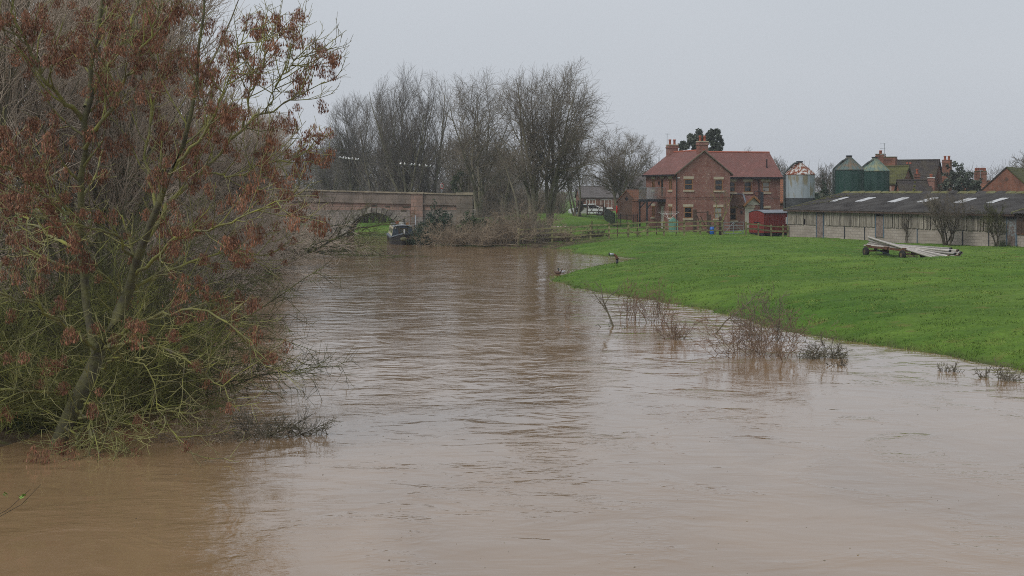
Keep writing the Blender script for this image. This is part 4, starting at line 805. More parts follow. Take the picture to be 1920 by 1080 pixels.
rf = corr(-.25, BL + .1, -.35, 6.0, zr, 'roof', ASB, bn); corr(-.25, BL + .1, 6.0, 12.3, zr, 'roof', ASB, bn)
MB().prism([(-.27, -.35, zr(-.35) - .09), (-.27, 6.0, zr(6) - .09), (-.27, 6.0, zr(6) + .05), (-.27, -.35, zr(-.35) + .05)], (.10, 0, 0)).build('mossy_verge', MOSSY, bn)
MB().box(-.2, BL, -.36, -.30, zr(-.35) - .16, zr(-.35) - .03).build('fascia', DKWOOD, bn)
for s0 in (2.2, 5.6, 9.6, 13.1, 17.1, 20.5): corr(s0, s0 + .85, 2.6, 4.15, zr, 'rooflight', RLIGHT, bn, .035)
s = -.25
while s < BL:
    L_ = 1.02; v0 = random.uniform(.07, .12); k = MB()
    pts = [(0, -.30 + 6, zr(5.7) + .03), (0, -.12 + 6, zr(6) + .04 + v0 * .6), (0, 6, zr(6) + .06 + v0), (0, .12 + 6, zr(6) + .04 + v0 * .6), (0, .30 + 6, zr(5.7) + .03)]
    V = []
    for sx_, f_ in ((s + .02, .55), (s + .3, 1.0), (s + .75, .95), (s + L_ - .05, .35)): V += [(sx_, p[1], p[2] - (1 - f_) * .09) for p in pts]
    k.add(V, [(5 * a + b, 5 * a + b + 1, 5 * a + b + 6, 5 * a + b + 5) for a in range(3) for b in range(4)]).build('ridge_cap', MOSSY if random.random() < .85 else ASB, bn, True); s += L_
mo = MB(); mv, mf = leaf_cloud([(.3 + .5 * i % 3, 1 + i * .42, zr(1 + i * .42) + .03) for i in range(12)], [.35] * 12, 900, .05, 8, .15)
link('moss_patch', mesh_np('moss_patch', mv, mf), MOSSY, bn)['kind'] = 'stuff'
ex_ = thing('shed_extension', 'darker boarded shed with mossy roof verge adjoining the end of the long shed', 'shed', (23.5, 121, .30), ang)
k = MB(); k.box(BL + .12, BL + 8, -.25, .0, -.5, 1.15); k.build('block_wall', BLOCK, ex_)
for i in range(30): MB().box(BL + .12 + i * .25, BL + .34 + i * .25, -.30, -.26, 1.2 + random.uniform(0, .03), 2.6).build('board', DKWOOD, ex_)
MB().box(BL + .08, BL + .16, -.34, -.24, -.4, 1.25).build('steel_post', BLUE, ex_); MB().box(BL + .12, BL + 8, -.33, -.26, 1.15, 1.21).build('rail', RUST, ex_)
corr(BL + .12, BL + 8, -.7, 6, lambda h: zr(h) + .14, 'roof', ASB, ex_); MB().bar((BL + .1, -.72, zr(-.7) + .16), (BL + .1, 6, zr(6) + .18), .14, .12).build('verge', MOSSY, ex_)

# ------------------------------------------------------------------ silos
def silo(px0, px1, D, ze, za, zb, lb, body, cone, pipe, base=None, rot=0.0):
    x = wx((px0 + px1) / 2, D); r_ = (px1 - px0) / 2 * D / F; g = gz(x, D) - .1
    o = thing('feed_silo', lb, 'silo', (x, D, g), rot, 'feed silos behind the shed'); ze -= g; za -= g; zb -= g; n_ = 20
    MB().lathe([(r_, zb), (r_, (zb + ze) / 2), (r_, ze)], 40).build('drum', body, o, True)
    MB().lathe([(r_ * 1.04, ze - .03), (r_ * 1.04, ze + .05), (.26, za - .12), (.26, za), (.0, za)], n_).build('cone', cone, o)
    for i in range(n_): a = 2 * math.pi * i / n_; MB().bar((r_ * 1.03 * math.cos(a), r_ * 1.03 * math.sin(a), ze + .06), (.27 * math.cos(a), .27 * math.sin(a), za - .1), .05, .05).build('cone_rib', cone, o)
    MB().lathe([(.30, za), (.34, za + .07), (.28, za + .12), (0, za + .12)], 14).build('lid', SLATEB, o)
    for i in range(0, 12): a = 2 * math.pi * i / 12; MB().bar((r_ * 1.01 * math.cos(a), r_ * 1.01 * math.sin(a), zb), (r_ * 1.01 * math.cos(a), r_ * 1.01 * math.sin(a), ze), .05, .03, (math.cos(a), math.sin(a), 0)).build('drum_rib', body, o)
    if base:
        MB().lathe([(r_ * 1.02, zb), (r_ * 1.02, .0)], 24).build('skirt', base, o)
    else:
        MB().lathe([(r_ * .98, zb + .02), (.3, max(.4, zb - 1.2))], 20).build('hopper', body, o)
        for i in range(6): a = 2 * math.pi * i / 6; MB().bar((r_ * math.cos(a), r_ * math.sin(a), zb + .1), (r_ * math.cos(a), r_ * math.sin(a), 0), .09, .09).build('leg', SLATEB, o)
    MB().tube([Vector(p) - Vector((0, 0, g)) for p in pipe(r_)], .085, 8).build('fill_pipe', mat('fill_pipe_grey', (.055, .065, .062), .6), o)
    return o
silo(1471.5, 1527, 132, 5.92, 7.05, 3.75, 'faded blue silo with rusty streaked cone beside the brick house', SILO_B, SILO_BC, lambda r_: [(-.2, -.3, 7.0), (-.55, -.4, 6.95), (-r_ - .12, -.35, 6.05), (-r_ - .12, -.35, 1.6)], SILO_SK)
silo(1565, 1619, 140, 6.46, 7.78, 2.2, 'dark green silo with rust patch on its cone and tall filler pipe', SILO_G, SILO_GC, lambda r_: [(-.15, -.3, 7.6), (-.75, -.35, 7.35), (-r_ - .2, -.3, 6.55), (-r_ - .25, -.3, 2.4)])
silo(1613.5, 1667, 143.5, 6.40, 7.72, 2.2, 'dark green silo with pale mossy cone in front of the old chimney', SILO_G, mat('green_silo_cone_pale', (.11, .17, .15), .6, col2=(.23, .235, .13), scale=1.3, stretch=(2, 2, .5), lo=.42, hi=.66), lambda r_: [(-.15, -.3, 7.55), (-.8, -.35, 7.25), (-r_ - .1, -.2, 6.6), (-r_ - .1, .3, 2.4)])

# ------------------------------------------------------------------ old houses behind the shed
def gable_house(name, lb, x, y, rz, W, Dp, he, hr, wm, rm, z=None, ch=(), cat='house', ov=.2, hang=True):
    """ridge along local x"""
    o = thing(name, lb, cat, (x, y, (gz(x, y) if z is None else z) - .1), rz)
    k = MB(); k.box(0, W, 0, Dp, -.3, he); k.prism([(0, 0, he), (0, Dp, he), (0, Dp / 2, hr)], (W, 0, 0)); k.build('wall', wm, o)
    s_ = (hr - he) / (Dp / 2)
    MB().prism([(-ov, -ov, he - ov * s_ + .02), (W + ov, -ov, he - ov * s_ + .02), (W + ov, Dp / 2, hr + .02), (-ov, Dp / 2, hr + .02)], (0, 0, .13)).build('roof', rm, o)
    MB().prism([(-ov, Dp / 2 + .002, hr + .02), (W + ov, Dp / 2 + .002, hr + .02), (W + ov, Dp + ov, he - ov * s_ + .02), (-ov, Dp + ov, he - ov * s_ + .02)], (0, 0, .13)).build('roof', rm, o)
    MB().cyl((-ov, Dp / 2, hr + .13), (W + ov, Dp / 2, hr + .13), .11, .11, 8).build('ridge_tiles', rm, o)
    for c in ch: chimney(*c[:5], o, **(c[5] if len(c) > 5 else {}))
    return o
D2 = 165.0; X0 = wx(1652, D2) - 1.7
CH_ = dict(m=BRICK_O, zb=3.0, cap=MOSSY, pots=1, pr=.16, ph=.4)
h2 = gable_house('old_house', 'old brick house with dark patched roof and several tall chimneys', X0, D2, math.radians(-32), 7.4, 6.4, 3.4, 6.9, BRICK_O, TILE_D,
    ch=[(.15, 1.1, 2.9, 3.7, 7.75, CH_), (1.75, 3.1, .9, 1.6, 7.35, dict(m=BRICK_O, zb=3, cap=MOSSY, pots=0)), (8.0, 8.9, 2.6, 3.4, 6.95, dict(m=BRICK_O, zb=-.2, cap=BRICK_O, pots=2, pr=.13, ph=.45))])
for px_, py_ in ((1692, 321), (1696, 319), (1693.5, 322.5), (1711, 318), (1708, 326.5), (1706, 307), (1711, 307)):
    lx = (px_ - 1652) / 2667 * 165 / .85; s_ = 3.5 / 3.2; zz = (7.74 - (py_ - 304) * 165 / 2667) - (gz(X0, D2) - .1); yy = (zz - 3.4) / s_
    MB().box(lx - .12, lx + .12, yy - .2, yy - .12, zz - .02, zz + .18).build('slipped_tile', TERRA, h2)
k = MB(); k.cyl((1.75, 1.2, 7.2), (1.75, 1.2, 9.0), .03, .03, 5)
for z in (7.7, 8.4, 8.95): k.bar((1.2, 1.2, z), (1.85, 1.2, z), .03, .03)
k.build('aerial', GALV, h2)
wg = gable_house('mossy_cottage', 'small brick cottage with a steep mossy roof beside the green silo', 39.3, 158.0, math.radians(-32), 4.0, 4.4, 4.65, 6.4, BRICK_O, TILE_M, z=.7)
for s0 in (2.5, 3.3): window(fac((0, 0), (1, 0)), s0, s0 + .35, 3.55, 4.35, parent=wg, fm=WHITE, nv=1, nh=2, lintel=False, sill=False, fw=.05)
gable_house('low_outhouse', 'low outhouse with dark pantiled roof behind the shed ridge', wx(1692, 146), 146, math.radians(-4), 3.0, 4, 3.0, 4.55, BRICK_O, TILE_D, ch=[(2.95, 3.5, 1.2, 1.8, 4.9, dict(m=BRICK, zb=0, cap=WHITE, pots=1, pr=.14, ph=.3)), (2.0, 2.5, 3.4, 3.9, 5.3, dict(m=BRICK_O, zb=2, cap=BRICK_O, pots=1, pr=.12, ph=.5))])
h3 = gable_house('brick_barn', 'steep gabled red brick barn rising behind the shed roof', wx(1840, 124), 126, math.radians(-22), 5.4, 9, 3.2, 3.3, BRICK_O, TILE_M)
bpy.data.objects.remove(h3.children[0]) if False else None
for c_ in list(h3.children): bpy.data.objects.remove(c_)
gh = 6.40 - (gz(wx(1887, 125), 125) - .1); ew = 2.75; eh = gh - 2.55
h3.location = (wx(1887, 125), 125, gz(wx(1887, 125), 125) - .1); h3.rotation_euler = (0, 0, math.radians(-30))
k = MB(); k.box(-ew, ew, 0, 10, -.3, eh); k.prism([(-ew, 0, eh), (ew, 0, eh), (0, 0, gh)], (0, 10, 0)); k.build('wall', BRICK_O, h3)
MB().prism([(-ew - .2, -.08, eh - .18), (0, -.08, gh + .02), (0, -.08, gh + .14), (-ew - .2, -.08, eh - .06)], (0, 10.2, 0)).build('roof', TILE_D, h3); MB().prism([(ew + .2, -.08, eh - .18), (.002, -.08, gh + .02), (.002, -.08, gh + .14), (ew + .2, -.08, eh - .06)], (0, 10.2, 0)).build('roof', TILE_M, h3)
MB().prism([(-.16, -.03, gh - .95), (0, -.03, gh - 1.15), (.16, -.03, gh - .95), (0, -.03, gh - .75)], (0, .02, 0)).build('vent', BRICK_B, h3)
gable_house('far_cottage', 'cottage with wide brick chimney and red pots past the brick barn', wx(1825, 165), 168, math.radians(-8), 6, 6, 2.6, 4.6, BRICK_O, TILE_O, ch=[(1.6, 2.9, 2.4, 3.2, 5.9, dict(m=BRICK_O, zb=2, pots=5, pr=.12, ph=.35, cap=MOSSY))])
k = MB(); k.cyl((0, 0, 0), (0, 0, 4.0), .03, .03, 5); k.bar((-.5, 0, 3.9), (.3, 0, 3.95), .04, .04); ae = thing('television_aerial', 'television aerial on a thin mast beside the wide chimney', 'aerial', (wx(1849, 168), 170, 2.9)); k.build('mast', GALV, ae)
gable_house('pantiled_outbuilding', 'orange pantiled outbuilding between the brick house and the blue silo', wx(1452, 150), 150, math.radians(4), 3.2, 5, 2.6, 4.9, BRICK_O, TILE_O, cat='outbuilding')
# outbuilding, walls and bungalow past the lawn
ob = thing('brick_outhouse', 'dark brick outhouse with orange pantiles beside the balcony', 'outbuilding', (wx(1175, 150), 150, gz(wx(1175, 150), 150) - .1), math.radians(-28))
eh, gh = 2.0, 3.15; k = MB(); k.box(-1.05, 1.05, 0, 3.4, -.2, eh); k.prism([(-1.05, 0, eh), (1.05, 0, eh), (0, 0, gh)], (0, 3.4, 0)); k.build('wall', BRICK_B, ob)
MB().prism([(-1.2, -.06, eh - .15), (0, -.06, gh + .02), (0, -.06, gh + .12), (-1.2, -.06, eh - .04)], (0, 3.6, 0)).build('roof', TILE_O, ob); MB().prism([(1.2, -.06, eh - .15), (.002, -.06, gh + .02), (.002, -.06, gh + .12), (1.2, -.06, eh - .04)], (0, 3.6, 0)).build('roof', TILE_O, ob)
MB().prism([(-.2, -.03, gh - .85), (0, -.03, gh - 1.1), (.2, -.03, gh - .85), (0, -.03, gh - .6)], (0, .02, 0)).build('vent', BLACK, ob)
bw = thing('garden_wall', 'red brick garden wall under the balcony', 'wall', (wx(1186, 146), 146, gz(wx(1186, 146), 146) - .1)); MB().box(0, 2.6, 0, .25, -.2, 2.2).build('brickwork', BRICK_O, bw); MB().box(-.04, 2.64, -.04, .29, 2.2, 2.28).build('coping', TILE_O, bw)
bg_ = gable_house('bungalow', 'far brick bungalow with white windows behind the parked car', wx(1088, 222), 222, math.radians(3), 8.6, 7, 2.5, 4.1, BRICK_O, mat('grey_tiles', (.09, .08, .075), .9, .2, 2), z=.95)
for s0, s1 in ((.9, 2.4), (3.2, 5.0), (6.3, 7.8)): window(fac((0, 0), (1, 0)), s0, s1, .9, 2.2, parent=bg_, fm=WHITE, nv=3, nh=2, lintel=False, sill=True, lm=WHITE)
gd = gable_house('dormer_house', 'far house with a small white dormer window above the pantiles', wx(1172, 235), 240, 0, 7, 6, 4.2, 6.2, BRICK_O, mat('grey_tiles', (.09, .08, .075)), z=.9)
dm = MB(); dm.box(1.0, 1.9, -.3, 1.5, 3.2, 4.4); q = dm.build('dormer', WHITE, gd); MB().box(1.2, 1.7, -.34, -.302, 3.5, 4.1).build('pane', GLASS, q)

# car
cr_ = thing('parked_car', 'white saloon car parked behind the lattice gate', 'car', (wx(1102, 165), 165, gz(wx(1102, 165), 165)), math.radians(4))
side = [(-2.15, .35), (-2.2, .62), (-2.1, .82), (-1.35, .93), (-.65, 1.38), (.55, 1.42), (1.45, 1.0), (2.1, .9), (2.2, .6), (2.15, .32)]
MB().prism([(x, -.85, z) for x, z in side], (0, 1.7, 0)).build('body', CARW, cr_)
for pts in ([(-1.2, .95), (-.62, 1.31), (-.1, 1.34), (-.1, .95)], [(0, .95), (0, 1.34), (.52, 1.34), (1.25, 1.0), (1.2, .95)]): MB().prism([(x, -.862, z) for x, z in pts], (0, .01, 0)).build('side_window', GLASS, cr_)
for x in (-1.35, 1.35):
    w_ = MB().cyl((x, -.87, .32), (x, -.66, .32), .32, .32, 18).build('wheel', TYRE, cr_); MB().cyl((x, -.885, .32), (x, -.871, .32), .2, .2, 14).build('rim', GALV, w_); MB().cyl((x, .66, .32), (x, .87, .32), .32, .32, 18).build('wheel', TYRE, cr_)
MB().box(2.1, 2.19, -.84, -.55, .66, .8).build('tail_light', RED, cr_); MB().box(-2.19, -2.08, -.84, -.5, .62, .76).build('headlight', WHITE, cr_)

# ------------------------------------------------------------------ fences, gates and yard things
fn = thing('post_and_rail_fence', 'mossy post and rail fence running down from the house to the water', 'fence', (0, 0, 0))
FP = [(972, 112.3), (1003, 112.8), (1035, 113.2), (1071, 113.6), (1107, 114), (1142, 114.5), (1178, 115), (1214, 115.2), (1245, 115.4), (1283, 115.8), (1313, 116.1), (1341, 116.6), (1354, 117)]
pp = [Vector((wx(p, D), D, max(gz(wx(p, D), D), -.15))) for p, D in FP]
for i, p in enumerate(pp): MB().box(p.x - .075, p.x + .075, p.y - .07, p.y + .07, p.z - .4, p.z + 1.22 + random.uniform(-.04, .06)).build('post', FENCE, fn)
for a, b in zip(pp[:-1], pp[1:]):
    for h in (.38, .74, 1.10): MB().bar(a + Vector((0, -.095, h + random.uniform(-.03, .03))), b + Vector((0, -.095, h + random.uniform(-.03, .03))), .04, .11).build('rail', FENCE, fn)
MB().bar(pp[6] + Vector((0, -.1, .60)), pp[6] + Vector((1.05, -.1, .12)), .05, .09).build('brace', FENCE, fn); MB().bar(pp[7] + Vector((0, -.1, .60)), pp[7] + Vector((-.9, -.1, .12)), .05, .09).build('brace', FENCE, fn)
for px_ in (1110, 1158, 1195, 1231, 1268):
    D = 117.3; x = wx(px_, D); MB().box(x - .04, x + .04, D, D + .08, gz(x, D) - .2, gz(x, D) + 1.25).build('dark_post', DKWOOD, fn)
f2 = thing('yard_fence', 'post and rail fence between the metal gate and the shed', 'fence', (0, 0, 0))
FP2 = [(1399, 118.6), (1422, 119.2), (1446, 119.9), (1468, 120.5), (1477, 120.8)]; p2 = [Vector((wx(p, D), D, gz(wx(p, D), D))) for p, D in FP2]
for p in p2: MB().box(p.x - .06, p.x + .06, p.y - .06, p.y + .06, p.z - .3, p.z + 1.15).build('post', FENCE, f2)
for a, b in zip(p2[:-1], p2[1:]):
    for h in (.62, 1.0): MB().bar(a + Vector((0, -.075, h)), b + Vector((0, -.075, h)), .04, .12).build('rail', FENCE, f2)
gt = thing('field_gate', 'galvanised five bar field gate in front of the house', 'gate', (wx(1357, 117.4), 117.4, gz(wx(1357, 117.4), 117.4)), math.atan2(1.0, wx(1397, 118.5) - wx(1357, 117.4)))
GW = 1.98
for z in (.15, .36, .58, .80, 1.08): MB().cyl((0, 0, z), (GW, 0, z), .022, .022, 6).build('bar', GALV, gt)
for a, b in (((0, 0, .12), (0, 0, 1.1)), ((GW, 0, .12), (GW, 0, 1.1)), ((GW / 2, 0, .12), (GW / 2, 0, 1.08)), ((0, 0, .15), (GW / 2, 0, 1.05)), ((GW, 0, .15), (GW / 2, 0, 1.05))): MB().cyl(a, b, .022, .022, 6).build('stay', GALV, gt)
def post(px_, D, h, w_, lb, m=DKWOOD):
    x = wx(px_, D); o = thing('gate_post', lb, 'post', (x, D, gz(x, D) - .2)); MB().box(-w_ / 2, w_ / 2, -w_ / 2, w_ / 2, 0, h + .2).build('shaft', m, o); MB().prism([(-w_ / 2, -w_ / 2, h + .2), (w_ / 2, -w_ / 2, h + .2), (0, -w_ / 2, h + .26)], (0, w_, 0)).build('cap', m, o)
post(1351, 117.1, 1.5, .26, 'thick dark timber gatepost at the hinge of the metal gate'); post(1331, 119, 1.6, .2, 'rust stained timber post beside the blue drum')
# timber frame (pergola) before the gable wall
pg = thing('timber_frame', 'dark broken timber frame standing before the gable wall', 'frame', (wx(1303, 122), 122, gz(wx(1303, 122), 122)))
MB().box(-.14, .14, -.1, .1, -.2, 2.0).build('post', DKWOOD, pg); MB().box(1.02, 1.16, -.08, .08, -.2, 1.85).build('post', DKWOOD, pg); MB().bar((-.1, 0, 1.72), (1.1, 0, 1.76), .06, .07).build('beam', DKWOOD, pg)
MB().bar((.15, .1, 1.5), (.65, .1, .3), .08, .08).build('brace', DKWOOD, pg); MB().bar((.5, .1, 1.4), (.95, .1, .5), .08, .08).build('brace', DKWOOD, pg)
dr = thing('plastic_drum', 'blue plastic drum behind the rails', 'drum', (wx(1335.5, 118.2), 118.2, gz(wx(1335.5, 118.2), 118.2))); MB().lathe([(0, 0), (.2, 0), (.215, .1), (.215, .2), (.225, .22), (.215, .24), (.215, .42), (.225, .44), (.215, .46), (.2, .62), (.16, .65), (0, .65)], 16).build('barrel', BLUEP, dr, True)
tk = thing('garden_tank', 'pale green plastic water tank near the house corner', 'tank', (wx(1263.5, 124), 124, gz(wx(1263.5, 124), 124))); MB().prism([(-.36, 0, -.1), (.36, 0, -.1), (.36, 0, .98), (.2, 0, 1.16), (-.05, 0, 1.22), (-.24, 0, 1.12), (-.36, 0, .98)], (0, .7, 0)).build('shell', GREENP, tk)
MB().cyl((0, .35, 1.15), (0, .35, 1.28), .12, .12, 12).build('lid', GREENP, tk)
for x in (-.2, 0, .2): MB().box(x - .025, x + .025, -.03, 0, .0, 1.0).build('rib', GREENP, tk)
cl = thing('rotary_clothes_line', 'white rotary clothes line opened out on the lawn', 'clothes line', (wx(1254, 125), 125, gz(wx(1254, 125), 125)))
MB().cyl((0, 0, -.1), (0, 0, 1.15), .025, .025, 6).build('pole', GALV, cl)
tips = [Vector((.95 * math.cos(a), .95 * math.sin(a), 1.72)) for a in (.2, 1.77, 3.34, 4.91)]
for p in tips: MB().cyl((0, 0, 1.1), p, .015, .012, 5).build('arm', WHITE, cl)
for f_ in (1, .8, .6):
    for a, b in zip(tips, tips[1:] + tips[:1]): MB().cyl(Vector((0, 0, 1.1)).lerp(a, f_), Vector((0, 0, 1.1)).lerp(b, f_), .006, .006, 4).build('line', WHITE, cl)
lp = thing('lamp_post', 'dark square post with a bracket lantern behind the red van', 'post', (wx(1428.5, 129), 129, gz(wx(1428.5, 129), 129))); hz_ = 4.42 - lp.location.z
MB().box(-.13, .13, -.13, .13, -.2, hz_ - .1).build('shaft', SLATEB, lp)
MB().tube([(-.1, 0, hz_ - .05), (-.65, 0, hz_ - .05), (-.65, 0, hz_ - .4), (-.1, 0, hz_ - .72)], .025, 5).build('bracket', SLATEB, lp); MB().tube([(-.65, 0, hz_ - .4), (-.1, 0, hz_ - .4)], .02, 5).build('bracket', SLATEB, lp); MB().cyl((.12, 0, hz_), (.25, 0, hz_ + .08), .05, .07, 6).build('lamp', BLACK, lp)
# railway van body
vx, vy = wx(1432.5, 123.5), 123.5
vn = thing('railway_van', 'old maroon railway goods van body with grey arched roof', 'van', (vx, vy, gz(vx, vy) + .05), math.radians(25))
hv, wv, lv = 1.95, 2.3, 3.6     # local x along the side, y back
def arch(w_, z0, rise, n_=9): return [(-w_ / 2 + w_ * i / n_, z0 + rise * math.sin(math.pi * i / n_)) for i in range(n_ + 1)]
va = math.radians(150)
prof = [(q, z) for q, z in arch(wv, hv, .22)]
MB().prism([(0, wv / 2 + q, z) for q, z in prof] + [(0, wv, .25), (0, 0, .25)], (lv, 0, 0)).build('body', VANRED, vn)
rp_ = [(-.05, wv / 2 + q * 1.05, z + .02) for q, z in arch(wv, hv, .24)]; rp2_ = [(x, y, z + .05) for x, y, z in rp_]
MB().prism(rp_ + rp2_[::-1], (lv + .1, 0, 0)).build('roof', LEAD, vn, False)
MB().box(.0, lv, .1, wv - .1, .0, .25).build('underframe', BLACK, vn)
for i in range(13): MB().box(.06 + i * .255, .07 + i * .255, -.006, 0, .3, hv - .03).build('plank_joint', BLACK, vn)
for zz, a_, b_ in ((1.12, .55, 1.5), (.55, .9, 1.3)): MB().box(-.03, 0, a_, b_, zz, zz + .07).build('strap_hinge', BLACK, vn)
sp_ = MB(); sp_.box(2.28, 3.05, -.035, -.008, 1.02, 1.62); sp_ = sp_.build('white_panel', WHITE, vn)
for i in range(2):
    for j in range(2): MB().box(2.42 + i * .30, 2.62 + i * .30, -.045, -.036, 1.12 + j * .24, 1.28 + j * .24).build('pane', BLACK, sp_)
# black railings, panels, gates, lifebuoy
ra_ = thing('iron_railings', 'black iron railings before the brick outhouse', 'railings', (wx(1152, 136), 136, gz(wx(1152, 136), 136)))
for i in range(23): MB().cyl((i * .1, 0, -.1), (i * .1, 0, 1.12), .012, .012, 5).build('bar', BLACK, ra_)
for i in (0, 6, 12, 18, 22): MB().box(i * .1 - .035, i * .1 + .035, -.035, .035, -.1, 1.2).build('post', BLACK, ra_)
for z in (.1, 1.05): MB().box(0, 2.2, -.02, .02, z, z + .04).build('rail', BLACK, ra_)
bp_ = thing('black_panel_fence', 'solid black panel fence stepping down to the railings', 'fence', (wx(1133, 150), 150, 0))
for i in range(5):
    t_ = i / 4; a = Vector((0, 0, 0)).lerp(Vector((wx(1152, 136) - wx(1133, 150), -14, 0)), t_); b = Vector((0, 0, 0)).lerp(Vector((wx(1152, 136) - wx(1133, 150), -14, 0)), (i + .97) / 5 if i < 4 else .995)
    a = Vector((0, 0, 0)).lerp(Vector((wx(1152, 136) - wx(1133, 150), -14, 0)), i / 5); g = gz(bp_.location.x + a.x, 150 + a.y); MB().prism([(a.x, a.y, g - .2), (b.x, b.y, g - .2), (b.x, b.y, g + 1.25), (a.x, a.y, g + 1.25)], (.05, 0, 0)).build('panel', BLACK, bp_)
lg = thing('lattice_fence', 'green lattice fence panel on the lawn before the car', 'fence', (wx(1080, 156), 156, gz(wx(1090, 156), 156)))
for i in range(16): MB().bar((i * .09, 0, 0), (min(1.15, i * .09 + .9), 0, min(.9, 1.15 - i * .09 + .0) if i * .09 + .9 > 1.15 else .9), .02, .03).build('lath', FENCE, lg)
for x in (0, 1.2): MB().box(x - .04, x + .04, -.04, .04, -.1, 1.5 if x else 1.15).build('post', GREENF, lg)
MB().box(0, 1.2, -.03, .03, 1.0, 1.07).build('rail', GREENF, lg)
g2 = thing('wooden_gate', 'brown wooden gate with crossed braces in front of the car', 'gate', (wx(1101, 156), 155.9, gz(wx(1110, 156), 156)))
for z in (.1, .42, .78, 1.1): MB().box(.05, 1.72, -.025, .025, z, z + .07).build('bar', DKWOOD, g2)
for a, b in (((.1, .1), (.85, 1.1)), ((.85, 1.1), (1.65, .1)), ((.1, 1.1), (.85, .1)), ((.85, .1), (1.65, 1.1))): MB().bar((a[0], -.04, a[1]), (b[0], -.04, b[1]), .03, .06).build('brace', DKWOOD, g2)
for x in (0, 1.78): MB().box(x - .07, x + .07, -.07, .07, -.2, 1.35).build('post', DKWOOD, g2)
lb_ = thing('lifebuoy', 'bright red lifebuoy housing on a post beside the dark outhouse', 'lifebuoy', (wx(1156.5, 140), 140, gz(wx(1156.5, 140), 140)))
MB().cyl((0, .1, -.1), (0, .1, 1.5), .03, .03, 6).build('post', BARK_D, lb_); MB().ball((0, 0, 1.55), (.10, .12, .42), 10, 8).build('housing', RED, lb_, True)
sk = thing('stone_rockery', 'pale stone slab lying on the bank by the fence', 'rock', (wx(1037, 116), 116, .55), math.radians(15)); k = MB(); k.prism([(-.75, 0, 0), (.55, 0, -.1), (.75, 0, .25), (.1, 0, .42), (-.5, 0, .2)], (0, .7, .1)); k.build('slab', STONE, sk)
for i, (px_, D) in enumerate([(1040, 127), (1046, 127.5), (1052, 126.5), (1060, 127), (993, 126), (999, 126.5)]):
    x = wx(px_, D); o = thing('border_stone', 'small pale stone edging the bed under the ash trees', 'stone', (x, D, gz(x, D)), i, 'stones edging the tree bed'); MB().ball((0, 0, .05), (.2, .14, .13), 7, 5).build('stone', CREAM if i % 2 else STONE, o)

# ------------------------------------------------------------------ pipe trailer in the field
tz = .36; O = Vector((21.74, 87.4, 0)); ta = math.atan2(-.979, .205)
tr_ = thing('farm_trailer', 'old four wheeled flat trailer standing in the grass under pipes', 'trailer', (O.x, O.y, gz(22.6, 85)), ta)
for i, (x, y) in enumerate(((0, 0), (0, 1.32), (4.75, 0), (4.75, 1.32))):
    w_ = MB().lathe([(.13, -.10), (.24, -.11), (.27, -.07), (.28, 0), (.27, .07), (.24, .11), (.13, .10)], 20); w_.V = [(x + p[0], y + p[2], .26 + p[1]) for p in w_.V]
    wh = w_.build('wheel', TYRE, tr_, True); MB().cyl((x, y - .09, .26), (x, y + .09, .26), .145, .145, 14).build('rim', RIM, wh)
for x in (0, 4.75): MB().bar((x, 0, .30), (x, 1.32, .30), .09, .09).build('axle', RUST, tr_)
for y in (.3, 1.02): MB().bar((-.3, y, .55), (5.1, y, .50), .09, .12).build('chassis_beam', RUST, tr_)
for x in (0, 2.4, 4.75): MB().bar((x, .0, .63), (x, 1.32, .60), .08, .07).build('bolster', RUST, tr_)
for x in (0, 4.75): MB().bar((x, .66, .28), (x, .66, .55), .16, .16).build('turntable', RUST, tr_)
MB().bar((.1, .5, .42), (1.3, .95, .12), .06, .06).build('drawbar', BLUE, tr_)
gp = 'irrigation pipes heaped on the trailer'
ends_ = [((1629, 445, 88), (1782, 493.5, 77.5)), ((1636, 448.5, 87.6), (1789, 490.5, 77.2)), ((1631, 447, 88.4), (1781, 484, 77.8)), ((1630, 451, 88.2), (1780, 481, 78)), ((1630, 455.5, 88.3), (1783, 470.5, 78.2)), ((1627, 458, 88.5), (1781, 478, 78.4)),
    ((1621, 460.5, 88.6), (1797, 470, 77.6)), ((1634, 456, 88.8), (1784, 466.5, 78.6)), ((1626, 460, 88), (1803, 474, 77.3)), ((1638, 459, 88.2), (1800, 478, 77.1)), ((1632, 461, 88.6), (1805, 483, 76.9)), ((1640, 461, 88.4), (1792, 476, 77.4)), ((1641, 458, 88.9), (1795, 481, 77.3)), ((1636, 452, 88.6), (1788, 487, 77.6))]
plb = ['topmost pipe sloping down until its end rests on the grass', 'pipe lying close against the topmost sloping pipe', None]
for i, (a, b) in enumerate(ends_):
    A, B = at(*a), at(*b); o = thing('irrigation_pipe', plb[i] if i < 2 else 'long dull metal irrigation pipe heaped on the trailer', 'pipe', A, 0, gp)
    MB().cyl((0, 0, 0), B - A, .062, .062, 10, False).build('tube', ALU, o, True); d_ = (B - A).normalized(); MB().cyl(B - A - d_ * .12, B - A, .078, .078, 10, False).build('coupling', SLATEB if i % 3 else RUST, o, True); MB().cyl(d_ * .0, d_ * .08, .074, .074, 10, False).build('collar', ALU, o, True)
bush('weed_clump', 'clump of dead brown weeds under the pipe trailer', 23.3, 82.6, 1.0, .55, 40, 201, DEAD, cat='weeds', z=gz(23.3, 82.6), K=4, rad=.008, sub=(5, 0), up=-.02)

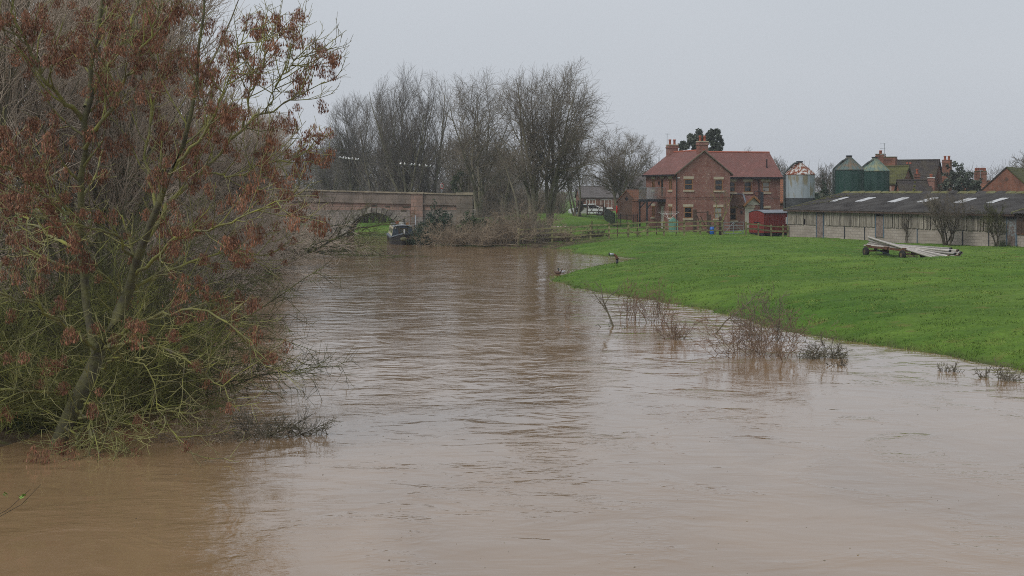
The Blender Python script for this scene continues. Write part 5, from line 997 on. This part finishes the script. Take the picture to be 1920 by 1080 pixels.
# standpipe on the bank
sp = onwater(1157, 494); D = 82.5; x = wx(1157, D); z0 = gz(x, D)
pipe = thing('outfall_pipe', 'bent rusty standpipe with grey nozzle on the grassy point', 'pipe', (x, D, z0)); zt = 4.4 - (489 - 358) * D / F - z0
zt = max(zt, .3)
MB().cyl((0, 0, -.2), (0, 0, zt), .075, .075, 12).build('riser', BLACK, pipe, True); MB().cyl((0, 0, zt), (0, 0, zt + .05), .12, .12, 12).build('flange', RUST, pipe)
MB().tube([(0, 0, zt + .05), (-.04, 0, zt + .13), (-.12, 0, zt + .2), (-.2, 0, zt + .235)], .075, 10).build('elbow', RUST, pipe, True); MB().cyl((-.2, 0, zt + .235), (-.44, 0, zt + .26), .08, .08, 12).build('nozzle', GALV, pipe, True); MB().cyl((-.44, 0, zt + .26), (-.49, 0, zt + .265), .095, .095, 12).build('rim', BLACK, pipe)
def duck(px_, py_, rz, bm_, hm, lb):
    p = onwater(px_, py_); o = thing('duck', lb, 'bird', (p.x, p.y, .0), rz); o.scale = (.78,) * 3
    MB().ball((0, 0, .09), (.11, .22, .11), 10, 6).build('body', bm_, o, True); MB().cyl((0, -.17, .12), (0, -.22, .26), .05, .04, 8).build('neck', hm, o, True); MB().ball((0, -.24, .29), (.05, .07, .055), 8, 6).build('head', hm, o, True); MB().cyl((0, -.30, .285), (0, -.37, .275), .022, .015, 6).build('bill', OAK, o); MB().cyl((0, .18, .12), (0, .30, .19), .06, .01, 6).build('tail', bm_, o)
duck(1046.5, 514, 1.3, DUCKB, DUCKB, 'brown duck at the edge of the grassy point'); duck(1053, 512, -1.9, GULLG, DUCKD, 'grey bodied dark headed duck at the edge of the grassy point')

# ------------------------------------------------------------------ drowned bushes in the river
def wbush(lb, px_, py_, w, h, n, seed, m=REDTW, **k):
    p = onwater(px_, py_); return bush('drowned_bush', lb, p.x, p.y, w, h, n, seed, m, z=-.03, **k)
sap = onwater(1145, 612)
t = thing('drowned_sapling', 'small bare forked sapling standing in the flood near the bank', 'sapling', (sap.x, sap.y, -.1)); r = np.random.default_rng(5)
S = [resample([(.12, 0, 0), (-.05, 0, .45), (-.25, 0, .95), (-.33, 0, 1.5)], 8), resample([(-.2, 0, .8), (-.05, .1, 1.05), (.2, .1, 1.25), (.32, .1, 1.3)], 8), resample([(-.1, 0, .55), (-.35, -.1, .9), (-.6, -.1, 1.25), (-.75, -.1, 1.5)], 8)]
P = np.stack(S); R = np.stack([np.linspace(.038, .008, 9), np.linspace(.02, .006, 9), np.linspace(.018, .005, 9)])
l1 = spawn(r, P, R, 8, .3, 1, (30, 60), .45, 4, .12, .03, .5, .006); l2 = spawn(r, *l1, 4, .2, 1, (30, 60), .2, 2, .15, .03, .6, .005)
link('trunk', tube_mesh('trunk', [(P, R, 7)]), BARK, t); link('crown', tube_mesh('crown', [(*l1, 4), (*l2, 3)]), TWIG, t)
wbush('low raft of twigs caught round the drowned sapling', 1150, 614, .9, .35, 22, 301, BARK_D, K=4, rad=.010, sub=(4, 2), up=-.1, tilt=(50, 88), depth=.4)
wbush('sparse upright twigs in the water beside the sapling', 1180, 600, .9, 1.35, 14, 302, K=6, rad=.009, sub=(6, 3), up=.05, tilt=(3, 25), twig=.005)
wbush('clump of thin upright red stems in the flood', 1236, 606, 1.5, 1.45, 24, 303, K=6, rad=.009, sub=(6, 2), up=.05, tilt=(3, 32), twig=.005)
wbush('low twiggy clump with seed heads in the flood', 1262, 636, 1.1, .8, 26, 304, K=5, rad=.008, sub=(6, 3), up=.0, tilt=(10, 65), twig=.005)
wbush('broad red twigged drowned bush, largest of the flooded clumps', 1425, 668, 3.6, 1.5, 50, 305, K=7, rad=.009, sub=(7, 3), up=-.005, tilt=(5, 62), twig=.0052, wob=.13, sl=.28)
wbush('greyer drowned bush close against the grass bank', 1440, 640, 2.2, 1.6, 26, 306, TWIG, K=7, rad=.011, sub=(7, 3), up=.0, tilt=(5, 50), twig=.0055, sl=.3)
wbush('trailing dark leafy twigs at the edge of the large drowned bush', 1535, 672, 1.6, .7, 28, 307, BARK, K=5, rad=.009, sub=(7, 4), up=-.03, tilt=(30, 80), depth=.7, twig=.006)
p = onwater(1340, 625); lg_ = thing('slanting_branch', 'bare branch slanting up out of the large drowned bush', 'branch', (p.x, p.y, -.05)); P = np.stack([resample([(0, 0, 0), (.35, 0, .45), (.9, 0, .85), (1.5, 0, 1.45)], 8)]); R = np.stack([np.linspace(.028, .008, 9)])
link('limb', tube_mesh('limb', [(P, R, 6)]), BARK, lg_); link('twigs', tube_mesh('twigs', [(*spawn(r, P, R, 14, .2, 1, (30, 60), .5, 4, .12, .04, .5, .005), 3)]), TWIG, lg_)
wbush('single dark stick with leaves past the trailing twigs', 1580, 686, .25, .4, 7, 308, BARK_D, K=3, rad=.012, sub=(5, 2), up=-.1, depth=.2)
for i, (px_, py_, lb, n_) in enumerate([(1770, 697, 'small dark tuft of drowned stalks off the bank', 10), (1788, 697, 'spiky pair of drowned stalks next to the small tuft', 8), (1848, 707, 'row of dark drowned stalks poking from the flood', 12), (1880, 711, 'tallest dark drowned stalks near the grass edge', 16), (1892, 716, 'low dark drowned weeds beside the tallest stalks', 12)]):
    wbush(lb, px_, py_, .42, .42 + .12 * (i == 3), n_, 320 + i, BARK, K=4, rad=.009, sub=(4, 2), up=-.04, tilt=(5, 70), twig=.006, depth=.3)
wbush('few thin twigs standing alone in midstream', 1060, 600, .6, .8, 5, 330, K=5, rad=.006, sub=(4, 2), up=.02, tilt=(5, 30), twig=.004)
# bramble with a few green leaves leaning in from the bank
bbm = thing('bramble', 'thin arching bramble stem with a few fresh green leaves', 'bramble', (-6.3, 12, .3)); B = np.array(bbm.location)
def pb(px_, py_, D): return np.array(at(px_, py_, D)) - B
P = np.stack([resample([(0, 0, 0), (.5, 0, .9), pb(-60, 1000, 12), pb(0, 963, 12), pb(30, 946, 12), pb(57, 917, 12)], 12), resample([(0, 0, 0), (.4, .05, .8), pb(-40, 1000, 12.1), pb(0, 966, 12.1), pb(48, 942, 12.1), pb(78, 912, 12.1), pb(77, 908, 12.1)], 12)]); R = np.stack([np.linspace(.006, .002, 13)] * 2)
link('stem', tube_mesh('stem', [(P, R, 5), (*spawn(r, P, R, 9, .5, 1, (50, 80), .12, 3, .1, .1, .6, .0012), 3)]), BARK_D, bbm)
for q in ((11, 925), (14, 931), (8, 928), (40, 932), (45, 928), (37, 931), (48, 942)):
    c = pb(q[0], q[1], 12); k = MB(); a_ = random.uniform(0, 6); s_ = .022; k.add([c + np.array((math.cos(a_ + b) * s_ * f, math.sin(a_ + b) * s_ * f * .6, math.sin(b * 1.0) * s_ * .6)) for b, f in ((0, 1.2), (1.2, .7), (2.4, .8), (3.6, .9), (4.9, .7))], [(0, 1, 2, 3, 4)]); k.build('leaf', LEAF_G, bbm)

# ------------------------------------------------------------------ bank thicket, evergreens and garden trees
for i, (px_, D, w, h, n_, lb, m_) in enumerate([(850, 114, 4.6, 2.3, 70, 'tangled dead bramble thicket next to the dark conifer', DEAD), (905, 113.2, 4.8, 2.3, 80, 'pale tangled thicket of dead stems hanging to the water', DEAD), (955, 113, 4.2, 2.4, 70, 'russet dead thicket by the end of the rail fence', DEAD), (1000, 114.2, 3.8, 1.9, 60, 'low brown scrub below the twin trunked ash', TWIG), (1050, 114.8, 3.8, 1.3, 60, 'low brown scrub among the rails on the bank', DEAD), (932, 121, 5.0, 3.4, 70, 'tall brown scrub under the trees at the bridge end', TWIG), (985, 124, 4.0, 2.8, 55, 'grey brown scrub at the foot of the slender trunked tree', DEAD), (1110, 117, 4.0, .8, 50, 'short dark undergrowth along the ditch behind the fence', BARK_D)]):
    x = wx(px_, D); bush('bramble_thicket', lb, x, D, w, h, n_, 400 + i, m_, cat='thicket', z=max(.05, gz(x, D)), K=8, rad=.022, sub=(10, 5), up=-.09, tilt=(5, 75), twig=.009, sl=.35, wob=.16)
def conifer(name, lb, px_, D, w, h, n_, m_, seed, cat='tree', spires=5, z=None, size=.12):
    x = wx(px_, D); g = gz(x, D) if z is None else z; o = thing(name, lb, cat, (x, D, g)); r = np.random.default_rng(seed); cs, rs = [], []
    for k in range(spires):
        bx, by = (r.uniform(-w * .3, w * .3), r.uniform(-w * .3, w * .3)) if k else (0, 0); hh = h * (1 if k == 0 else r.uniform(.45, .85))
        for t_ in np.linspace(.05, 1, 12):
            rad_ = w * .30 * (1 - t_) ** .8 + .06; a = r.uniform(0, 6.3); cs.append((bx + rad_ * .8 * math.cos(a), by + rad_ * .8 * math.sin(a), hh * t_)); rs.append(rad_ * .75 + .05)
    link('foliage', mesh_np('foliage', *leaf_cloud(cs, rs, n_, size, seed, 1.0, 1.3)), m_, o); MB().cyl((0, 0, -.2), (0, 0, h * .8), .09, .02, 7).build('trunk', BARK_D, o); return o
conifer('conifer', 'dark green conifer bush against the bridge abutment', 815, 117, 3.2, 3.5, 15000, LEAF_D, 21, spires=7, z=.2, size=.085)
conifer('conifer', 'smaller dark evergreen shrub beyond the conifer at the bridge end', 880, 118, 3.6, 2.6, 9000, IVY, 22, spires=6, z=.3, size=.085)
conifer('golden_conifer', 'small yellowish conifer tip showing above the shed ridge', 1716, 138, 1.1, 4.5, 1500, LEAF_Y, 23, spires=1, size=.10)
conifer('yew_tree', 'dark evergreen between the blue silo and the green silos', 1543, 150, 3.2, 5.2, 4500, LEAF_D, 24, spires=5, size=.16)
def leafy(name, lb, px_, D, blobs, n_, m_, seed, size=.16, trunk=True):
    x = wx(px_, D); g = gz(x, D); o = thing(name, lb, 'tree', (x, D, g)); cs = []; rs = []
    for bx, by, br_ in blobs:
        p = at(bx, by, D); cs.append((p.x - x, random.uniform(-.6, .6), p.z - g)); rs.append(br_ * 1.3 * D / F)
    r = np.random.default_rng(seed); c2, r2 = [], []
    for c, q in zip(cs, rs):
        for _ in range(14): v = norm(r.normal(0, 1, 3)) * q * r.uniform(.3, 1.25); c2.append(np.array(c) + v); r2.append(q * r.uniform(.16, .5))
    link('crown', mesh_np('crown', *leaf_cloud(c2, r2, n_, size, seed)), m_, o)
    S = np.stack([resample([(0, 0, 0), (c[0] * .3, 0, c[2] * .55), c], 6) for c in cs]); link('trunk', tube_mesh('trunk', [(S, np.tile(np.linspace(.14, .03, 7), (len(S), 1)), 6)]), BARK, o); return o
leafy('evergreen_tree', 'round headed evergreen tree rising behind the house roof', 1325, 160, [(1285, 275, 9), (1302, 269, 11), (1318, 262, 11), (1336, 263, 12), (1344, 271, 10), (1338, 279, 9), (1310, 275, 11)], 11000, LEAF_E, 31)
leafy('evergreen_shrub', 'loose grey green evergreen tree beside the tall brick chimney', 1800, 148, [(1790, 330, 13), (1800, 318, 11), (1806, 338, 16), (1822, 345, 13), (1786, 350, 14), (1812, 355, 14), (1830, 352, 9), (1776, 352, 10)], 3400, LEAF_E, 32, .17)
SB = dict(mats=(BARK_D, TWIG))
bare_tree('bare_bush', 'many stemmed dark thorn tree growing against the shed wall', wx(1775, 101.0), 101.0, 4.2, 4.6, 7, 501, (10, 38), tr=.07, low=.25, cnt=(7, 6, 4), twig=.008, **SB)
bare_tree('bare_bush', 'smaller mossy thorn bush before the shed near the peeling door', wx(1868, 97.5), 97.5, 3.3, 3.0, 4, 502, (8, 34), tr=.045, low=.25, cnt=(7, 6, 5), twig=.008, mats=(BARK_D, MOSS_TW))
bare_tree('bare_bush', 'thin weedy sapling against the block wall behind the pipes', wx(1700, 107), 107, 3.0, 1.6, 3, 503, (4, 18), tr=.03, low=.2, cnt=(5, 4, 3), twig=.007, **SB)
bare_tree('garden_sapling', 'thin bare sapling before the gable wall by the gatepost', wx(1350, 121.5), 121.5, 4.6, 2.2, 2, 504, (3, 12), tr=.06, low=.25, cnt=(5, 4, 3), twig=.008, mats=(MOSS, TWIG))
for i, (px_, D, top, w, lb) in enumerate([(1548, 185, 302, 5, 'grey bare tree between the silos'), (1408, 190, 270, 3.5, 'bare tree tip showing over the house ridge'), (1462, 178, 290, 4.5, 'bare tree past the gable end of the brick house'), (1925, 150, 272, 5, 'bare tree behind the brick barn roof'), (1087, 150, 372, 2, 'spindly young tree standing on the lawn')]):
    x = wx(px_, D); g = gz(x, D); bare_tree('bare_tree', lb, x, D, CH + (HY - top) * D / F - g, w, 3, 520 + i, (5, 24), mats=(BARK, TWIG_F), low=.25, cnt=(9, 7, 6), twig=.014, tr=.16)
bush('low_weeds', 'dark weeds at the foot of the shed wall by the peeling door', wx(1880, 97), 97, 1.6, .7, 60, 530, IVY, cat='weeds', z=.4, K=4, rad=.01, sub=(6, 3), twig=.008, up=-.02)

# ------------------------------------------------------------------ grass on the field
r = np.random.default_rng(77); N = 230000
gy_ = 34 + (125 - 34) * r.random(N) ** 1.5; gx_ = r.uniform(1, 1, N) * 0 + (-.02 + .42 * r.random(N)) * gy_
d = shore(gx_, gy_); tuft = np.sin(gx_ * 2.1 + 1.7 * np.sin(gy_ * .9)) * np.sin(gy_ * 1.7 + np.sin(gx_ * 1.3)) + .5 * np.sin(gx_ * 5.3 + gy_ * 3.1) * np.sin(gy_ * 4.7 - gx_ * 2.2)
okg = (d > -.12 - .55 * (tuft > .55)) & (r.random(N) < .55 + .45 * tuft) & ~((gx_ > 23) & (gy_ > 121 - (gx_ - 23.5) * 2.17))
gx_, gy_, d, tuft = gx_[okg], gy_[okg], d[okg], tuft[okg]; n_ = len(gx_); z_ = ground_z(gx_, gy_)
h_ = (.028 + .022 * np.clip(tuft, 0, 1.5)) * r.uniform(.6, 1.4, n_) + .05 * (d < .5) * r.random(n_); a = r.uniform(0, 6.28, n_); wd = .018 * (gy_ / 50) ** .7
ln = r.normal(0, .04, (n_, 2)); base = np.stack([gx_, gy_, np.maximum(z_, -.03) - .02], -1); sv = np.stack([np.cos(a) * wd, np.sin(a) * wd, 0 * a], -1)
V = np.stack([base - sv, base + sv, base + np.stack([ln[:, 0], ln[:, 1], h_ + .02], -1)], 1).reshape(-1, 3)
GR = mat('grass_blades', (0.085, 0.160, 0.026), .85, col2=(0.175, 0.240, 0.055), scale=.55, spec=.15, detail=8)
tag(link('grass', mesh_np('grass', V, np.arange(len(V)).reshape(-1, 3)), GR), 'short green pasture grass on the river bank', kind='stuff')

# ------------------------------------------------------------------ foam line and floating bits
def discs(name, label, xy, rad, m, z, seed, squash=1.0):
    r = np.random.default_rng(seed); n = len(xy); a = np.arange(6) * np.pi / 3; th = r.uniform(0, 6.3, n)
    ex = rad[:, None] * r.uniform(.6, 1.3, (n, 6)); lx = np.cos(a)[None] * ex; ly = np.sin(a)[None] * ex * squash
    V = np.zeros((n, 7, 3)); V[:, :6, 0] = xy[:, :1] + lx * np.cos(th)[:, None] - ly * np.sin(th)[:, None]; V[:, :6, 1] = xy[:, 1:] + lx * np.sin(th)[:, None] + ly * np.cos(th)[:, None]; V[:, :6, 2] = z
    V[:, 6, :2] = xy; V[:, 6, 2] = z + rad * .35; i = np.arange(n)[:, None] * 7; k = np.arange(6)
    Fc = np.stack([i + k, i + (k + 1) % 6, np.broadcast_to(i + 6, (n, 6))], -1).reshape(-1, 3)
    return tag(link(name, mesh_np(name, V.reshape(-1, 3), Fc), m), label, kind='stuff')
r = np.random.default_rng(91); N = 160000; yy = r.uniform(33, 84, N); xx = r.uniform(1, 14, N); dd = shore(xx, yy)
ok = (dd > -.16) & (dd < -.07) & (r.random(N) < .40 + .5 * np.sin(yy * .9)); sel = np.stack([xx[ok], yy[ok]], -1)
discs('foam', 'thin pale foam line along the flooded grass edge', sel, r.uniform(.008, .022, len(sel)), mat('foam', (.34, .32, .28), .9, .1, 9), .004, 92)
N = 420; yy = 15 + 60 * r.random(N) ** 1.8; xx = (r.uniform(-.30, .36, N)) * yy; ok = shore(xx, yy) < -.5; sel = np.stack([xx[ok], yy[ok]], -1)
discs('flotsam', 'scattered floating bits of reed and leaf on the flood', sel, r.uniform(.006, .022, len(sel)), mat('flotsam', (.06, .045, .03), .9, col2=(.34, .30, .22), scale=1.5), .003, 93, .4)

# ------------------------------------------------------------------ damp winter air
hz = MB().box(-420, 420, -60, 700, -3, 20).build('haze', None); hz['kind'] = 'stuff'; hz['label'] = 'thin grey winter haze over the river'
hm = bpy.data.materials.new('haze'); hm.use_nodes = True; nt = hm.node_tree; nt.nodes.remove(nt.nodes['Principled BSDF'])
pv = nt.nodes.new('ShaderNodeVolumePrincipled'); pv.inputs['Color'].default_value = (.93, .95, 1, 1); pv.inputs['Density'].default_value = .00045; pv.inputs['Anisotropy'].default_value = .2
nt.links.new(pv.outputs[0], nt.nodes['Material Output'].inputs['Volume']); hz.data.materials.append(hm)
